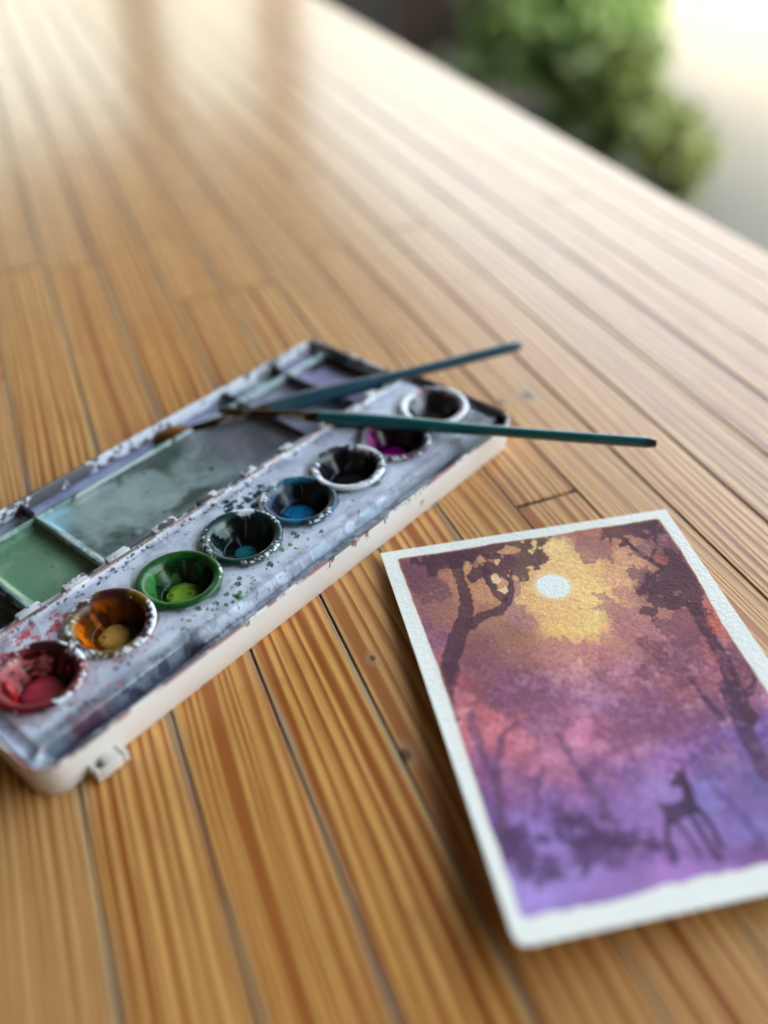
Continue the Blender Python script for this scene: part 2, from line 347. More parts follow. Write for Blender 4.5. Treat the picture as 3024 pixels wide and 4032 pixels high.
# ================================================================== CARD
PAINT = json.loads(r'''{"base":[[0.0472,0.1089,120,62,68],[0.0413,0.2419,140,80,95],[0.0564,0.3069,150,88,110],[0.1258,0.224,150,90,80],[0.2363,0.2429,165,100,80],[0.3009,0.2042,190,130,90],[0.3122,0.3351,150,95,80],[0.4686,0.0915,222,176,112],[0.5644,0.0706,226,182,118],[0.6154,0.1354,222,174,106],[0.5957,0.2464,222,174,102],[0.4931,0.2868,214,160,100],[0.3979,0.2376,212,160,98],[0.5569,0.3299,216,172,104],[0.466,0.338,214,166,100],[0.5613,0.3774,212,158,104],[0.7157,0.2241,210,150,108],[0.7649,0.1704,208,146,108],[0.6721,0.0313,165,95,85],[0.7319,0.0806,185,115,85],[0.6406,0.3755,160,95,105],[0.7912,0.263,120,60,80],[0.944,0.0787,135,70,85],[0.9183,0.1969,110,55,70],[0.9304,0.3936,195,95,80],[0.8298,0.4459,140,80,95],[0.703,0.4615,150,85,100],[0.9098,0.4965,135,75,95],[0.196,0.3382,140,80,80],[0.1668,0.407,130,70,85],[0.321,0.3968,150,95,85],[0.4291,0.4077,200,140,115],[0.4045,0.4543,180,120,130],[0.5298,0.4321,170,100,105],[0.289,0.463,140,85,105],[0.441,0.5229,170,115,140],[0.5937,0.5143,150,85,105],[0.6741,0.5621,160,95,110],[0.8381,0.5416,155,85,100],[0.0777,0.4821,185,90,90],[0.1198,0.5671,196,102,116],[0.1697,0.6247,200,105,125],[0.1646,0.4967,130,70,90],[0.3063,0.5729,150,90,120],[0.4102,0.6156,185,105,140],[0.4873,0.6284,160,95,135],[0.6021,0.6159,140,80,120],[0.6916,0.6934,125,85,150],[0.807,0.6818,110,80,150],[0.8177,0.6195,140,80,110],[0.2335,0.0507,110,55,70],[0.3904,0.0779,170,105,85],[0.2527,0.1267,185,120,80],[0.0631,0.525,196,108,112],[0.1266,0.5636,204,108,116],[0.1848,0.6221,200,112,128],[0.0632,0.6692,140,80,130],[0.1232,0.7284,155,90,140],[0.2625,0.6819,185,110,145],[0.3791,0.6222,205,120,155],[0.4509,0.5613,165,110,150],[0.3661,0.7093,150,95,155],[0.1851,0.7765,130,90,160],[0.3672,0.8065,140,100,170],[0.4867,0.7542,150,115,180],[0.5705,0.7176,155,100,165],[0.6896,0.7628,124,94,150],[0.7263,0.7938,106,84,142],[0.6618,0.8779,122,102,168],[0.6044,0.7981,130,110,180],[0.0768,0.8045,110,75,135],[0.1299,0.786,140,105,180],[0.1638,0.8187,150,120,195],[0.2014,0.9026,150,120,190],[0.084,0.9245,160,130,205],[0.2377,0.9333,150,110,180],[0.4471,0.9427,165,115,190],[0.5588,0.9399,150,105,175],[0.3231,0.88,125,90,150],[0.646,0.9414,125,80,140],[0.0545,0.7551,115,80,150]],"ops":[["p",[162,104,108],0.85,0.5,[[0.382,0.1407],[0.3943,0.1753],[0.385,0.2034],[0.3558,0.2234],[0.3542,0.2436],[0.3815,0.2523],[0.3654,0.2697],[0.3871,0.2893],[0.3889,0.3053],[0.3587,0.308],[0.3599,0.337],[0.3358,0.3157],[0.316,0.3007],[0.3117,0.2764],[0.304,0.2592],[0.35,0.2016]]],["p",[150,92,98],0.85,0.5,[[0.6172,0.0972],[0.6524,0.0625],[0.6935,0.0559],[0.7328,0.0673],[0.7496,0.0886],[0.739,0.1139],[0.7169,0.1586],[0.7123,0.1315],[0.6943,0.1416],[0.6878,0.1317],[0.6412,0.1498],[0.625,0.1427],[0.6263,0.1254],[0.6404,0.1146]]],["p",[162,104,108],0.8,0.5,[[0.6084,0.2506],[0.6357,0.2573],[0.6533,0.2803],[0.672,0.3071],[0.6961,0.3306],[0.6353,0.343],[0.6153,0.332],[0.6061,0.3152],[0.6052,0.3035],[0.5856,0.2943],[0.6245,0.2833]]],["p",[176,112,105],0.7,0.5,[[0.6726,0.2475],[0.7019,0.2444],[0.7282,0.253],[0.7311,0.2737],[0.7011,0.2846],[0.6773,0.2725]]],["p",[170,105,110],0.75,0.5,[[0.3977,0.3649],[0.4173,0.3568],[0.4366,0.3791],[0.4528,0.3628],[0.4751,0.3932],[0.5038,0.3829],[0.4919,0.4183],[0.453,0.4337],[0.4114,0.4412],[0.3702,0.4485],[0.321,0.3968],[0.3523,0.3947]]],["b",[170,108,112],0.6,1.0,[[0.5885,0.3973,0.0327],[0.6477,0.3767,0.0367],[0.6746,0.3967,0.0438],[0.7244,0.3425,0.0373]]],["b",[165,98,90],0.7,1.0,[[0.6343,0.0197,0.0333],[0.5895,0.0218,0.0249],[0.677,0.0222,0.0333],[0.7253,0.0307,0.0249]]],["b",[112,62,80],0.32,1.8,[[0.1952,0.3755,0.0505],[0.2328,0.4253,0.0639],[0.1392,0.4378,0.0563],[0.3016,0.4369,0.0425],[0.1796,0.479,0.0485],[0.1226,0.4067,0.0356],[0.4991,0.4984,0.0349],[0.3374,0.5123,0.0344],[0.252,0.5247,0.041],[0.4753,0.6011,0.0401],[0.5753,0.5789,0.0474],[0.6307,0.6271,0.0466],[0.7203,0.6228,0.0335]]],["b",[112,62,80],0.8,1.2,[[0.0919,0.0972,0.0353],[0.1397,0.1314,0.0349],[0.1389,0.1653,0.023],[0.1035,0.1759,0.0191],[0.0678,0.1319,0.0232],[0.071,0.0759,0.0276],[0.0673,0.1103,0.0234],[0.1228,0.0671,0.0357]]],["b",[120,60,92],0.5,0.8,[[0.0842,0.3109,0.0218],[0.05,0.2708,0.0184],[0.0239,0.3231,0.018]]],["b",[112,62,80],0.72,1.3,[[0.7523,0.3855,0.021],[0.7907,0.3846,0.0421],[0.8362,0.3736,0.0459],[0.8235,0.4197,0.0347],[0.6877,0.422,0.0172],[0.7048,0.4356,0.0172],[0.7053,0.4743,0.0338],[0.7637,0.4527,0.041],[0.7159,0.4967,0.0335],[0.7339,0.5233,0.0266],[0.6267,0.4952,0.0134],[0.6371,0.507,0.0133],[0.6954,0.5433,0.0099],[0.9337,0.4991,0.027],[0.8992,0.5445,0.0232],[0.7966,0.2193,0.0298],[0.7725,0.2067,0.0187],[0.7614,0.2628,0.0165],[0.9093,0.0935,0.0351],[0.9443,0.1042,0.035],[0.9479,0.1368,0.027],[0.816,0.1362,0.023]]],["b",[128,72,112],0.5,2.2,[[0.2996,0.5126,0.0543],[0.2345,0.4898,0.0485],[0.3814,0.5263,0.0361],[0.5272,0.6026,0.0352],[0.5687,0.6263,0.0408],[0.6512,0.6345,0.0525],[0.6924,0.6744,0.0345],[0.46,0.6519,0.023],[0.3714,0.7,0.0336],[0.3176,0.7113,0.0222],[0.1977,0.6454,0.0341],[0.2515,0.5844,0.0292],[0.619,0.5779,0.0357]]],["b",[118,76,135],0.5,1.8,[[0.1126,0.7267,0.0274],[0.0595,0.7179,0.0274],[0.2611,0.7511,0.0327],[0.3041,0.7773,0.0216],[0.4416,0.7318,0.0222],[0.3452,0.7456,0.0274],[0.6596,0.7375,0.0279],[0.6694,0.8375,0.0321],[0.1726,0.6973,0.0222]]],["l",[98,60,98],0.8,0.3,[[0.1515,0.5897,0.0102],[0.1054,0.6661,0.0107],[0.0781,0.7401,0.0114],[0.0716,0.8036,0.0106]]],["l",[98,60,98],0.75,0.3,[[0.0941,0.5245,0.0119],[0.0823,0.6104,0.0086],[0.089,0.6634,0.007],[0.0848,0.7124,0.0082]]],["l",[98,60,98],0.75,0.3,[[0.303,0.604,0.0052],[0.317,0.691,0.007],[0.3401,0.7545,0.0076],[0.3412,0.8022,0.008],[0.3421,0.839,0.0079]]],["l",[98,60,98],0.7,0.3,[[0.2243,0.6756,0.0042],[0.1772,0.7469,0.0054],[0.1548,0.7809,0.0054]]],["l",[98,60,98],0.7,0.3,[[0.2135,0.5614,0.0044],[0.1754,0.5773,0.0058],[0.1492,0.5947,0.0087]]],["l",[98,60,98],0.4,0.3,[[0.2997,0.7954,0.004],[0.321,0.8174,0.0053],[0.3219,0.8446,0.0066]]],["l",[80,60,130],0.5,0.3,[[0.6301,0.7015,0.0042],[0.6423,0.7947,0.0068],[0.6662,0.8417,0.008],[0.6825,0.8948,0.0078]]],["l",[80,60,130],0.4,0.3,[[0.5767,0.7083,0.0034],[0.5945,0.7267,0.0045],[0.6368,0.7183,0.0034],[0.6477,0.6938,0.0028]]],["b",[74,36,56],0.93,1.0,[[0.1095,0.0467,0.016],[0.1296,0.0479,0.0239],[0.1722,0.0439,0.032],[0.2164,0.047,0.034],[0.2586,0.0451,0.0341],[0.301,0.0432,0.0301],[0.3418,0.0457,0.0302],[0.3855,0.0416,0.0242],[0.4275,0.0419,0.0202],[0.4625,0.0573,0.0241],[0.155,0.0681,0.0317],[0.1867,0.0601,0.0398],[0.2286,0.0583,0.0399],[0.1435,0.0885,0.0177],[0.2706,0.0564,0.032],[0.2787,0.1163,0.0215],[0.2549,0.1297,0.0136],[0.2959,0.1236,0.0195],[0.3296,0.1118,0.0236],[0.3639,0.1266,0.0294],[0.4019,0.1243,0.0333],[0.4169,0.1445,0.0175],[0.4225,0.1586,0.007],[0.4192,0.0958,0.0357],[0.4596,0.0983,0.0337],[0.4945,0.0952,0.0238],[0.3264,0.0523,0.0241],[0.3518,0.0705,0.0239],[0.4041,0.0378,0.0194],[0.4472,0.0359,0.0194],[0.4906,0.0339,0.017],[0.5331,0.0342,0.013],[0.5658,0.0288,0.0057],[0.5333,0.0508,0.0101],[0.3397,0.0407,0.0201],[0.3046,0.0345,0.0202],[0.2565,0.0401,0.0201],[0.1288,0.0501,0.012],[0.1042,0.0503,0.008],[0.4713,0.1296,0.0071]]],["b",[74,36,56],0.9,1.1,[[0.891,0.2102,0.0337],[0.9212,0.2492,0.0407],[0.9137,0.289,0.0365],[0.859,0.3116,0.0289],[0.8665,0.223,0.0261],[0.8618,0.0619,0.0236],[0.9156,0.0572,0.0197],[0.9182,0.1628,0.0172],[0.7566,0.0622,0.0196],[0.8008,0.0513,0.0276],[0.7667,0.0593,0.0196],[0.8441,0.0494,0.0277],[0.8877,0.0475,0.0238],[0.9342,0.0414,0.0159],[0.8741,0.0827,0.0156],[0.9407,0.071,0.0118],[0.7972,0.0924,0.0156],[0.9001,0.1903,0.0302],[0.9026,0.2292,0.041],[0.9039,0.2628,0.0331],[0.8673,0.2399,0.0334],[0.8182,0.2726,0.0293],[0.8558,0.2871,0.0401],[0.8988,0.3105,0.029],[0.7843,0.3067,0.0271],[0.7454,0.3313,0.0161],[0.8192,0.3127,0.0289],[0.9418,0.219,0.0225],[0.9314,0.1739,0.0171],[0.9012,0.3464,0.0214],[0.9369,0.3011,0.0182],[0.7969,0.2689,0.022],[0.8123,0.2262,0.0149],[0.9167,0.3683,0.0106],[0.7662,0.2677,0.011]]],["l",[74,36,56],0.93,0.3,[[0.0459,0.4504,0.0206],[0.0943,0.3715,0.0231],[0.1461,0.3063,0.0255],[0.1813,0.266,0.0241],[0.2035,0.2259,0.0179],[0.2168,0.1787,0.0153],[0.2179,0.1363,0.0155],[0.2262,0.085,0.0178],[0.2319,0.0497,0.02]]],["l",[74,36,56],0.93,0.3,[[0.1947,0.28,0.0184],[0.245,0.2611,0.0139],[0.2985,0.2542,0.014],[0.3322,0.2316,0.0141],[0.3555,0.2025,0.0086],[0.3737,0.1631,0.0062],[0.3829,0.1386,0.0068]]],["l",[74,36,56],0.93,0.3,[[0.3228,0.2177,0.0142],[0.3091,0.1861,0.0105],[0.3043,0.1512,0.0107],[0.3144,0.1091,0.0108]]],["l",[74,36,56],0.8,0.3,[[0.0847,0.4003,0.0249],[0.0438,0.463,0.0208],[0.0351,0.5275,0.0135]]],["l",[74,36,56],0.9,0.3,[[0.8047,0.0937,0.0058],[0.8184,0.1322,0.0038],[0.8465,0.1724,0.0061],[0.8619,0.2052,0.0094]]],["l",[74,36,56],0.85,0.3,[[0.9101,0.089,0.0043],[0.8709,0.1458,0.005],[0.8465,0.1724,0.0053]]],["l",[74,36,56],0.92,0.3,[[0.8829,0.3393,0.0161],[0.8811,0.4074,0.0175],[0.8741,0.4643,0.0188],[0.8675,0.5189,0.0197],[0.8547,0.5701,0.0213],[0.8466,0.6137,0.0225],[0.84,0.65,0.0238]]],["l",[74,36,56],0.9,0.3,[[0.8509,0.6081,0.0097],[0.8859,0.5948,0.0081],[0.9132,0.5734,0.0059],[0.933,0.5502,0.005]]],["l",[95,50,78],0.85,0.3,[[0.7482,0.539,0.0041],[0.7501,0.572,0.0057],[0.757,0.6019,0.0081],[0.7691,0.6381,0.0095]]],["l",[80,44,76],0.9,0.3,[[0.8344,0.5668,0.0226],[0.8186,0.64,0.0249],[0.8037,0.7091,0.0228],[0.7915,0.7797,0.0221]]],["l",[85,48,85],0.7,0.3,[[0.8072,0.621,0.0088],[0.7658,0.6425,0.0088],[0.7532,0.5887,0.0075]]],["l",[85,50,90],0.6,0.3,[[0.811,0.6331,0.0088],[0.8,0.6978,0.01],[0.7997,0.7453,0.0112]]],["p",[200,140,92],0.9,0.4,[[0.3759,0.0632],[0.4138,0.0442],[0.4467,0.0639],[0.4155,0.077],[0.3894,0.0701]]],["p",[220,165,115],0.95,0.2,[[0.3501,0.0839],[0.3684,0.0893],[0.3523,0.1068]]],["p",[200,140,92],0.85,0.3,[[0.2945,0.0788],[0.315,0.0595],[0.3214,0.0834],[0.3033,0.0871]]],["p",[205,145,85],0.85,0.3,[[0.2581,0.077],[0.2697,0.079],[0.2687,0.1012],[0.2434,0.1233],[0.2424,0.1056]]],["p",[222,180,145],0.95,0.2,[[0.3171,0.1404],[0.3367,0.1329],[0.3437,0.158],[0.3299,0.1663],[0.3158,0.1618]]],["p",[225,185,140],0.95,0.2,[[0.3202,0.188],[0.3478,0.1801],[0.348,0.197],[0.3371,0.2035]]],["p",[185,110,95],0.8,0.4,[[0.1548,0.1124],[0.1778,0.0944],[0.2007,0.129],[0.189,0.1739],[0.1734,0.1373]]],["b",[172,84,72],0.8,0.8,[[0.8755,0.1686,0.0133],[0.877,0.182,0.0095]]],["b",[150,92,98],0.7,1,[[0.8676,0.2871,0.0109],[0.8647,0.1178,0.0174],[0.9341,0.107,0.0117],[0.8482,0.1374,0.0115]]],["b",[176,90,78],0.75,0.8,[[0.9178,0.3988,0.0158],[0.9145,0.4242,0.0174],[0.9179,0.3799,0.0106],[0.9137,0.446,0.0103]]],["b",[182,95,95],0.6,0.6,[[0.8443,0.4593,0.0103],[0.8429,0.4872,0.0102],[0.8502,0.4352,0.0069]]],["b",[218,186,112],0.5,1.2,[[0.5828,0.3227,0.0142],[0.5432,0.3461,0.0123],[0.5102,0.3517,0.0123]]],["p",[58,30,62],0.95,0.1,[[0.5915,0.7342],[0.5849,0.7549],[0.5847,0.7751],[0.5773,0.7986],[0.5753,0.8225],[0.5753,0.8392],[0.5614,0.8298],[0.5412,0.8336],[0.5199,0.8348],[0.4944,0.8423],[0.4813,0.8401],[0.4736,0.8342],[0.4796,0.8163],[0.4745,0.7926],[0.4982,0.8014],[0.5271,0.8025],[0.5448,0.7981],[0.5583,0.7807],[0.5576,0.7706],[0.5441,0.7684],[0.5337,0.7704],[0.5363,0.7621],[0.5563,0.7502],[0.557,0.7401],[0.568,0.7419]]],["b",[70,42,82],0.85,2.0,[[0.0672,0.8251,0.0261],[0.0962,0.8559,0.0309],[0.1303,0.8742,0.0256],[0.2385,0.8038,0.0239],[0.2308,0.8386,0.0314],[0.2812,0.838,0.0236],[0.3273,0.8544,0.0157],[0.376,0.8659,0.013],[0.0992,0.8037,0.0158],[0.2378,0.8661,0.0207],[0.1545,0.8261,0.0105],[0.2001,0.8021,0.0106],[0.4133,0.8773,0.0104]]],["b",[70,42,82],0.55,2.0,[[0.2657,0.8164,0.0162],[0.2509,0.8481,0.0239],[0.2861,0.8358,0.0187],[0.3223,0.8371,0.016],[0.3448,0.8612,0.0185],[0.3846,0.8655,0.0132],[0.4091,0.8717,0.0079],[0.299,0.8671,0.0158],[0.3338,0.8794,0.0105],[0.4334,0.878,0.0066],[0.6533,0.9251,0.0104]]],["l",[110,72,130],0.5,1.2,[[0.1201,0.8512,0.0103],[0.2684,0.8797,0.0103],[0.4232,0.8964,0.0064],[0.658,0.9261,0.0051]]],["l",[58,30,62],0.95,0.1,[[0.4802,0.8353,0.0081],[0.4596,0.8642,0.0061],[0.4526,0.8833,0.0069]]],["l",[58,30,62],0.9,0.1,[[0.4526,0.8833,0.0082],[0.4573,0.8974,0.0092],[0.4466,0.9154,0.0055]]],["l",[58,30,62],0.85,0.1,[[0.4972,0.8381,0.0062],[0.5091,0.8632,0.0056],[0.5142,0.889,0.0071],[0.5172,0.905,0.006]]],["l",[58,30,62],0.92,0.1,[[0.5453,0.8319,0.0068],[0.548,0.8696,0.0064],[0.5494,0.9036,0.0076],[0.5576,0.9237,0.0086]]],["l",[58,30,62],0.92,0.1,[[0.5723,0.8268,0.0071],[0.5801,0.861,0.0064],[0.5782,0.8994,0.0074],[0.5817,0.9045,0.006]]],["l",[95,60,110],0.6,0.1,[[0.5409,0.7323,0.0017],[0.5633,0.7399,0.0025],[0.5907,0.7354,0.0023]]],["l",[110,70,125],0.5,0.1,[[0.5793,0.7387,0.0014],[0.6045,0.722,0.0014],[0.6033,0.7033,0.0014]]]],"sun":[0.4956,0.2047,0.0528]}''')
TLc, TRc, BLc = np.array([-0.01613808, 2.33666273]), np.array([0.96735484, 2.51760934]), np.array([0.26185293, 1.00976008])
ASP = 1.3557
def paint_card(nu, nv):
    U, V = np.meshgrid(np.linspace(0, 1, nu), np.linspace(0, 1, nv), indexing='ij')
    y = V * ASP
    # the wash under everything
    B = np.array(PAINT['base']); wsum = np.zeros(U.shape); acc = np.zeros(U.shape + (3,))
    wu = U + .03 * (fbm(U * 9, y * 9, 1) - .5) * 2; wy = y + .03 * (fbm(U * 9, y * 9, 2) - .5) * 2
    for bu, bv, r, g, b in B:
        d2 = (wu - bu) ** 2 + (wy - bv * ASP) ** 2
        k = 1 / (d2 + 2e-4) ** 1.7; wsum += k; acc += k[..., None] * lin((r, g, b))
    col = acc / wsum[..., None]
    # mottled leaves of the middle distance
    mid = fbm(U * 20, y * 20, 5, 4, .62); m2 = fbm(U * 46, y * 46, 8, 3, .6)
    zone = sst(.33, .5, V) * (1 - sst(.62, .8, V))
    m = sst(.50, .58, mid * .62 + m2 * .38) * .36 * zone
    col = mixc(col, L(122, 70, 98), m * .8)
    hl = sst(.58, .68, fbm(U * 26 + 9, y * 26, 15, 3)) * .30 * zone
    col = mixc(col, L(216, 148, 172), hl)
    blo = fbm(U * 6, y * 6, 21, 3); col = col * (1 + (blo[..., None] - .5) * .30)
    e1 = (fbm(U * 34, y * 34, 31, 3, .6) - .5); e2 = (fbm(U * 90, y * 90, 32, 2, .5) - .5)
    jagn = np.abs(vn(U * 42 + y * 16, y * 36 - U * 12, 40) - .5) * 2 - .5
    def lay(col, sd, c, al, soft=.0022):
        a = 1 - sst(-soft, soft, sd); edge = np.exp(-(sd / .0045) ** 2) * (sd < .0015)
        out = mixc(col, lin(c), a * al * (0.93 + .25 * (fbm(U * 14, y * 14, 77, 3) - .5)))
        return out * (1 - .12 * edge * al)[..., None]
    for op in PAINT['ops']:
        kind, c, al, jag, P = op; jag = jag * 1.15
        nz = (e1 * .030 + e2 * .018 + jagn * .016 - .004) * jag
        if kind == 'b':
            sd = np.full(U.shape, 9.)
            for u0, v0, r in P: sd = np.minimum(sd, np.hypot(U - u0, y - v0 * ASP) - r)
            sf = .0022 if P[0][1] < .45 else (.004 + .012 * min(1, (P[0][1] - .45) * 3))
        elif kind == 'l':
            sd = np.full(U.shape, 9.)
            for (a0, a1, ar), (b0, b1, br) in zip(P[:-1], P[1:]):
                ax, ay, bx, by = a0, a1 * ASP, b0, b1 * ASP; dx, dy = bx - ax, by - ay; l2 = dx * dx + dy * dy + 1e-12
                t = np.clip(((U - ax) * dx + (y - ay) * dy) / l2, 0, 1)
                sd = np.minimum(sd, np.hypot(U - ax - t * dx, y - ay - t * dy) - (ar + (br - ar) * t))
            sf = .0025
        else:
            Q = [(a, b * ASP) for a, b in P]; ins = np.zeros(U.shape, bool); d = np.full(U.shape, 9.)
            for (ax, ay), (bx, by) in zip(Q, Q[1:] + Q[:1]):
                dx, dy = bx - ax, by - ay; l2 = dx * dx + dy * dy + 1e-12
                t = np.clip(((U - ax) * dx + (y - ay) * dy) / l2, 0, 1); d = np.minimum(d, np.hypot(U - ax - t * dx, y - ay - t * dy))
                if abs(dy) > 1e-9: ins ^= ((ay > y) != (by > y)) & (U < dx * (y - ay) / dy + ax)
            sd = np.where(ins, -d, d); sf = .002
        col = lay(col, sd + nz, c, al, sf)
    # sun
    su, sv, sr = PAINT['sun']; d = np.hypot(U - su, (y - sv * ASP)) - sr * .99 + e2 * .004
    sund = d
    lum = (col * np.array([.3, .5, .2])).sum(-1, keepdims=True); sat = .84 + .13 * sst(.25, .45, V)[..., None] - .12 * sst(.55, .7, V)[..., None] * 0
    col = lum * (1 - sat) * L(255, 240, 250) / .9 + col * sat
    col = col * np.array([1.02, 1.0, .90]); col = col * (1.12 + .06 * sst(.25, .45, V) * (1 - sst(.7, .85, V)))[..., None]
    fine = fbm(U * 70 + 3, y * 70, 91, 3, .6) * .6 + fbm(U * 30, y * 34, 92, 3, .6) * .4
    fz = sst(.36, .48, V) * (1 - sst(.72, .86, V))
    col = col * (1 - .17 * fz * sst(.50, .56, fine))[..., None]; col = mixc(col, L(206, 160, 186), .12 * fz * sst(.46, .40, fine))
    gl = np.exp(-(np.hypot(U - PAINT['sun'][0] - .02, (V - PAINT['sun'][1] - .02) * ASP) / .24) ** 2); col = col * (1 + .22 * gl[..., None] * np.array([1.1, .95, .5])) 
    # pigment settling into the paper
    gr = fbm(U * 210, y * 210, 51, 2, .6); g2 = fbm(U * 110, y * 110, 53, 2)
    col = col * (1 + (gr[..., None] - .5) * .55 + (g2[..., None] - .5) * .34)
    col = mixc(col, L(238, 220, 164), (1 - sst(0, .024, sund)) * .6); col = mixc(col, L(238, 234, 226), 1 - sst(-.002, .003, sund))
    # ragged painted rectangle, white margin
    wob = lambda t, s: (fbm(t * 7, t * 0 + .5, s, 3) - .5) * .010 + (fbm(t * 45, t * 0 + .5, s + 3, 2) - .5) * .004
    dl = U - (.043 + .008 * np.sin(V * 5) + wob(V, 61)); dr = (.958 - .022 * sst(.15, .45, V) + wob(V, 62)) - U
    dt = (V - (.031 + wob(U, 63))) * ASP; db = ((.953 + wob(U, 64) * 2.2) - V) * ASP
    cor = .014
    def rc(a, b):  # rounded corner
        return np.where((a < cor) & (b < cor), cor - np.hypot(cor - np.minimum(a, cor), cor - np.minimum(b, cor)), np.minimum(a, b))
    de = np.minimum(np.minimum(rc(dl, dt), rc(dr, dt)), np.minimum(rc(dl, db), rc(dr, db)))
    rim = np.exp(-(de / .006) ** 2) * (.3 + .7 * (fbm(U * 8, y * 8, 71) > .45))
    col = mixc(col, L(196, 120, 70), rim * .5 * (1 - sst(.6, .9, V)))
    white = np.ones_like(col) * L(238, 233, 224) * (1 + (gr[..., None] - .5) * .03)
    inside = sst(-.0015, .002, de)
    tint = np.exp(-np.clip(-de, 0, 1) / .006) * (1 - inside) * .28
    white = mixc(white, L(220, 190, 160), tint)
    return col * inside[..., None] + white * (1 - inside[..., None])
NU, NV = 440, 590
ccol = paint_card(NU, NV)
ug, vg = np.meshgrid(np.linspace(0, 1, NU), np.linspace(0, 1, NV), indexing='ij')
# slightly irregular sheet, near edge lifted off the table
BRc = TRc + BLc - TLc + (-.045) * (TRc - TLc)
Pc = (TLc * ((1 - ug) * (1 - vg))[..., None] + TRc * (ug * (1 - vg))[..., None] + BLc * ((1 - ug) * vg)[..., None] + BRc * (ug * vg)[..., None])
lift = .012 + .050 * vg ** 2 * (1 - .35 * ug) + .020 * (1 - ug) ** 3 * (.3 + vg) + .004 * np.sin(ug * 3 + 1) * vg + .003 * np.sin(vg * 7 + ug * 4)
# keep the projection: a lifted point slides towards the camera foot
camh = 2.0679466
Pc = Pc * (1 - lift / camh)[..., None]
tk = .006
top = np.concatenate([Pc, lift[..., None] + tk], -1)
# rounded corners: pull the last cells in
def card_obj():
    T = NT('painted_watercolour_paper'); a = T.new('Attribute', attribute_name='Col').outputs['Color']
    v = T.obj(); n1 = T.noise(v, 62, 3, .55); n2 = T.noise(v, 130, 2, .5)
    h = T.math('ADD', n1, T.math('MULTIPLY', n2, .5))
    m = T.fin(a, .78, T.bump(h, .75, .00035), **{'IOR': 1.35})
    Vt = top.reshape(-1, 3); keep = np.ones((NU, NV), bool)
    q = .028
    for cu, cv, su_, sv_ in ((0, 1, 1, -1), (1, 1, -1, -1)):
        au = np.abs(ug - cu); av = np.abs(vg - cv) * ASP
        keep &= ~((au < q) & (av < q) & (np.hypot(q - au, q - av) > q))
    F = grid_faces(NU, NV)[:, ::-1]; kf = keep.ravel()[F].all(1); F = F[kf]
    # wall round the boundary: directed edges without a partner
    E = np.concatenate([F[:, [0, 1]], F[:, [1, 2]], F[:, [2, 3]], F[:, [3, 0]]]); key = E[:, 0].astype(np.int64) * 10 ** 7 + E[:, 1]; rev = E[:, 1].astype(np.int64) * 10 ** 7 + E[:, 0]
    bd = E[~np.isin(key, rev)]; N = len(Vt)
    Vb = Vt.copy(); Vb[:, 2] -= tk
    W = np.stack([bd[:, 1], bd[:, 0], bd[:, 0] + N, bd[:, 1] + N], 1)
    V = np.concatenate([Vt, Vb]); FF = np.concatenate([F, W, F[:, ::-1] + N])
    colA = np.concatenate([ccol.reshape(-1, 3), np.ones((N, 3)) * L(222, 220, 214)])
    o = mesh('watercolour_card', V, FF, m, None, col=colA, smooth=50)
    return tag(o, 'small watercolour of a dusk forest with white sun and deer, white margin, on the table', 'painting')
card_obj()

# ================================================================== PAINT BOX
BA = math.radians(48.31)
BO = (-0.4537, 2.2971, 0.0)
pbox = empty('paint_box', BO, BA); tag(pbox, 'long open white plastic watercolour box, stained, with mixing wells in its lid', 'paint box')
def vcol_mat(name, ior=1.5, bump=0., bs=60, coat=0.):
    T = NT(name); a = T.new('Attribute', attribute_name='Col').outputs['Color']; r = T.new('Attribute', attribute_name='Rgh').outputs['Fac']
    nrm = None
    if bump: nrm = T.bump(T.noise(T.obj(), bs, 3, .6), bump, .0002)
    return T.fin(a, r, nrm, **{'IOR': ior, 'Coat Weight': coat, 'Coat Roughness': .08})
PLV = vcol_mat('stained_white_plastic', 1.5, .25, 40)
WETV = vcol_mat('wet_paint', 1.4, .12, 14, .6)
PANV = vcol_mat('pan_paint', 1.42, .12, 50, 0)
def stained(name, base, stains, dens=.5, scale=26, rough=.35, topz=None):
    """white plastic with dried paint of several colours"""
    T = NT(name); v = T.obj(); c = T.mix(T.math('MULTIPLY', T.noise(v, 4, 3), .35), base, base * .82)
    for i, (st, th) in enumerate(stains):
        n_ = T.noise(T.vadd(v, (i * 7.3, i * 3.1, i)), scale * (.6 + .5 * i), 4, .65, dist=.3); big = T.noise(T.vadd(v, (i * 2.7, 9, i)), 3.2, 2)
        f = T.smooth(T.math('ADD', T.math('MULTIPLY', n_, .65), T.math('MULTIPLY', big, .35)), th, th + .025)
        c = T.mix(T.math('MULTIPLY', f, .88), c, st)
    n3 = T.noise(v, 70, 3)
    return T.fin(c, rough, T.bump(n3, .35, .0003))
WHT = L(206, 206, 214)
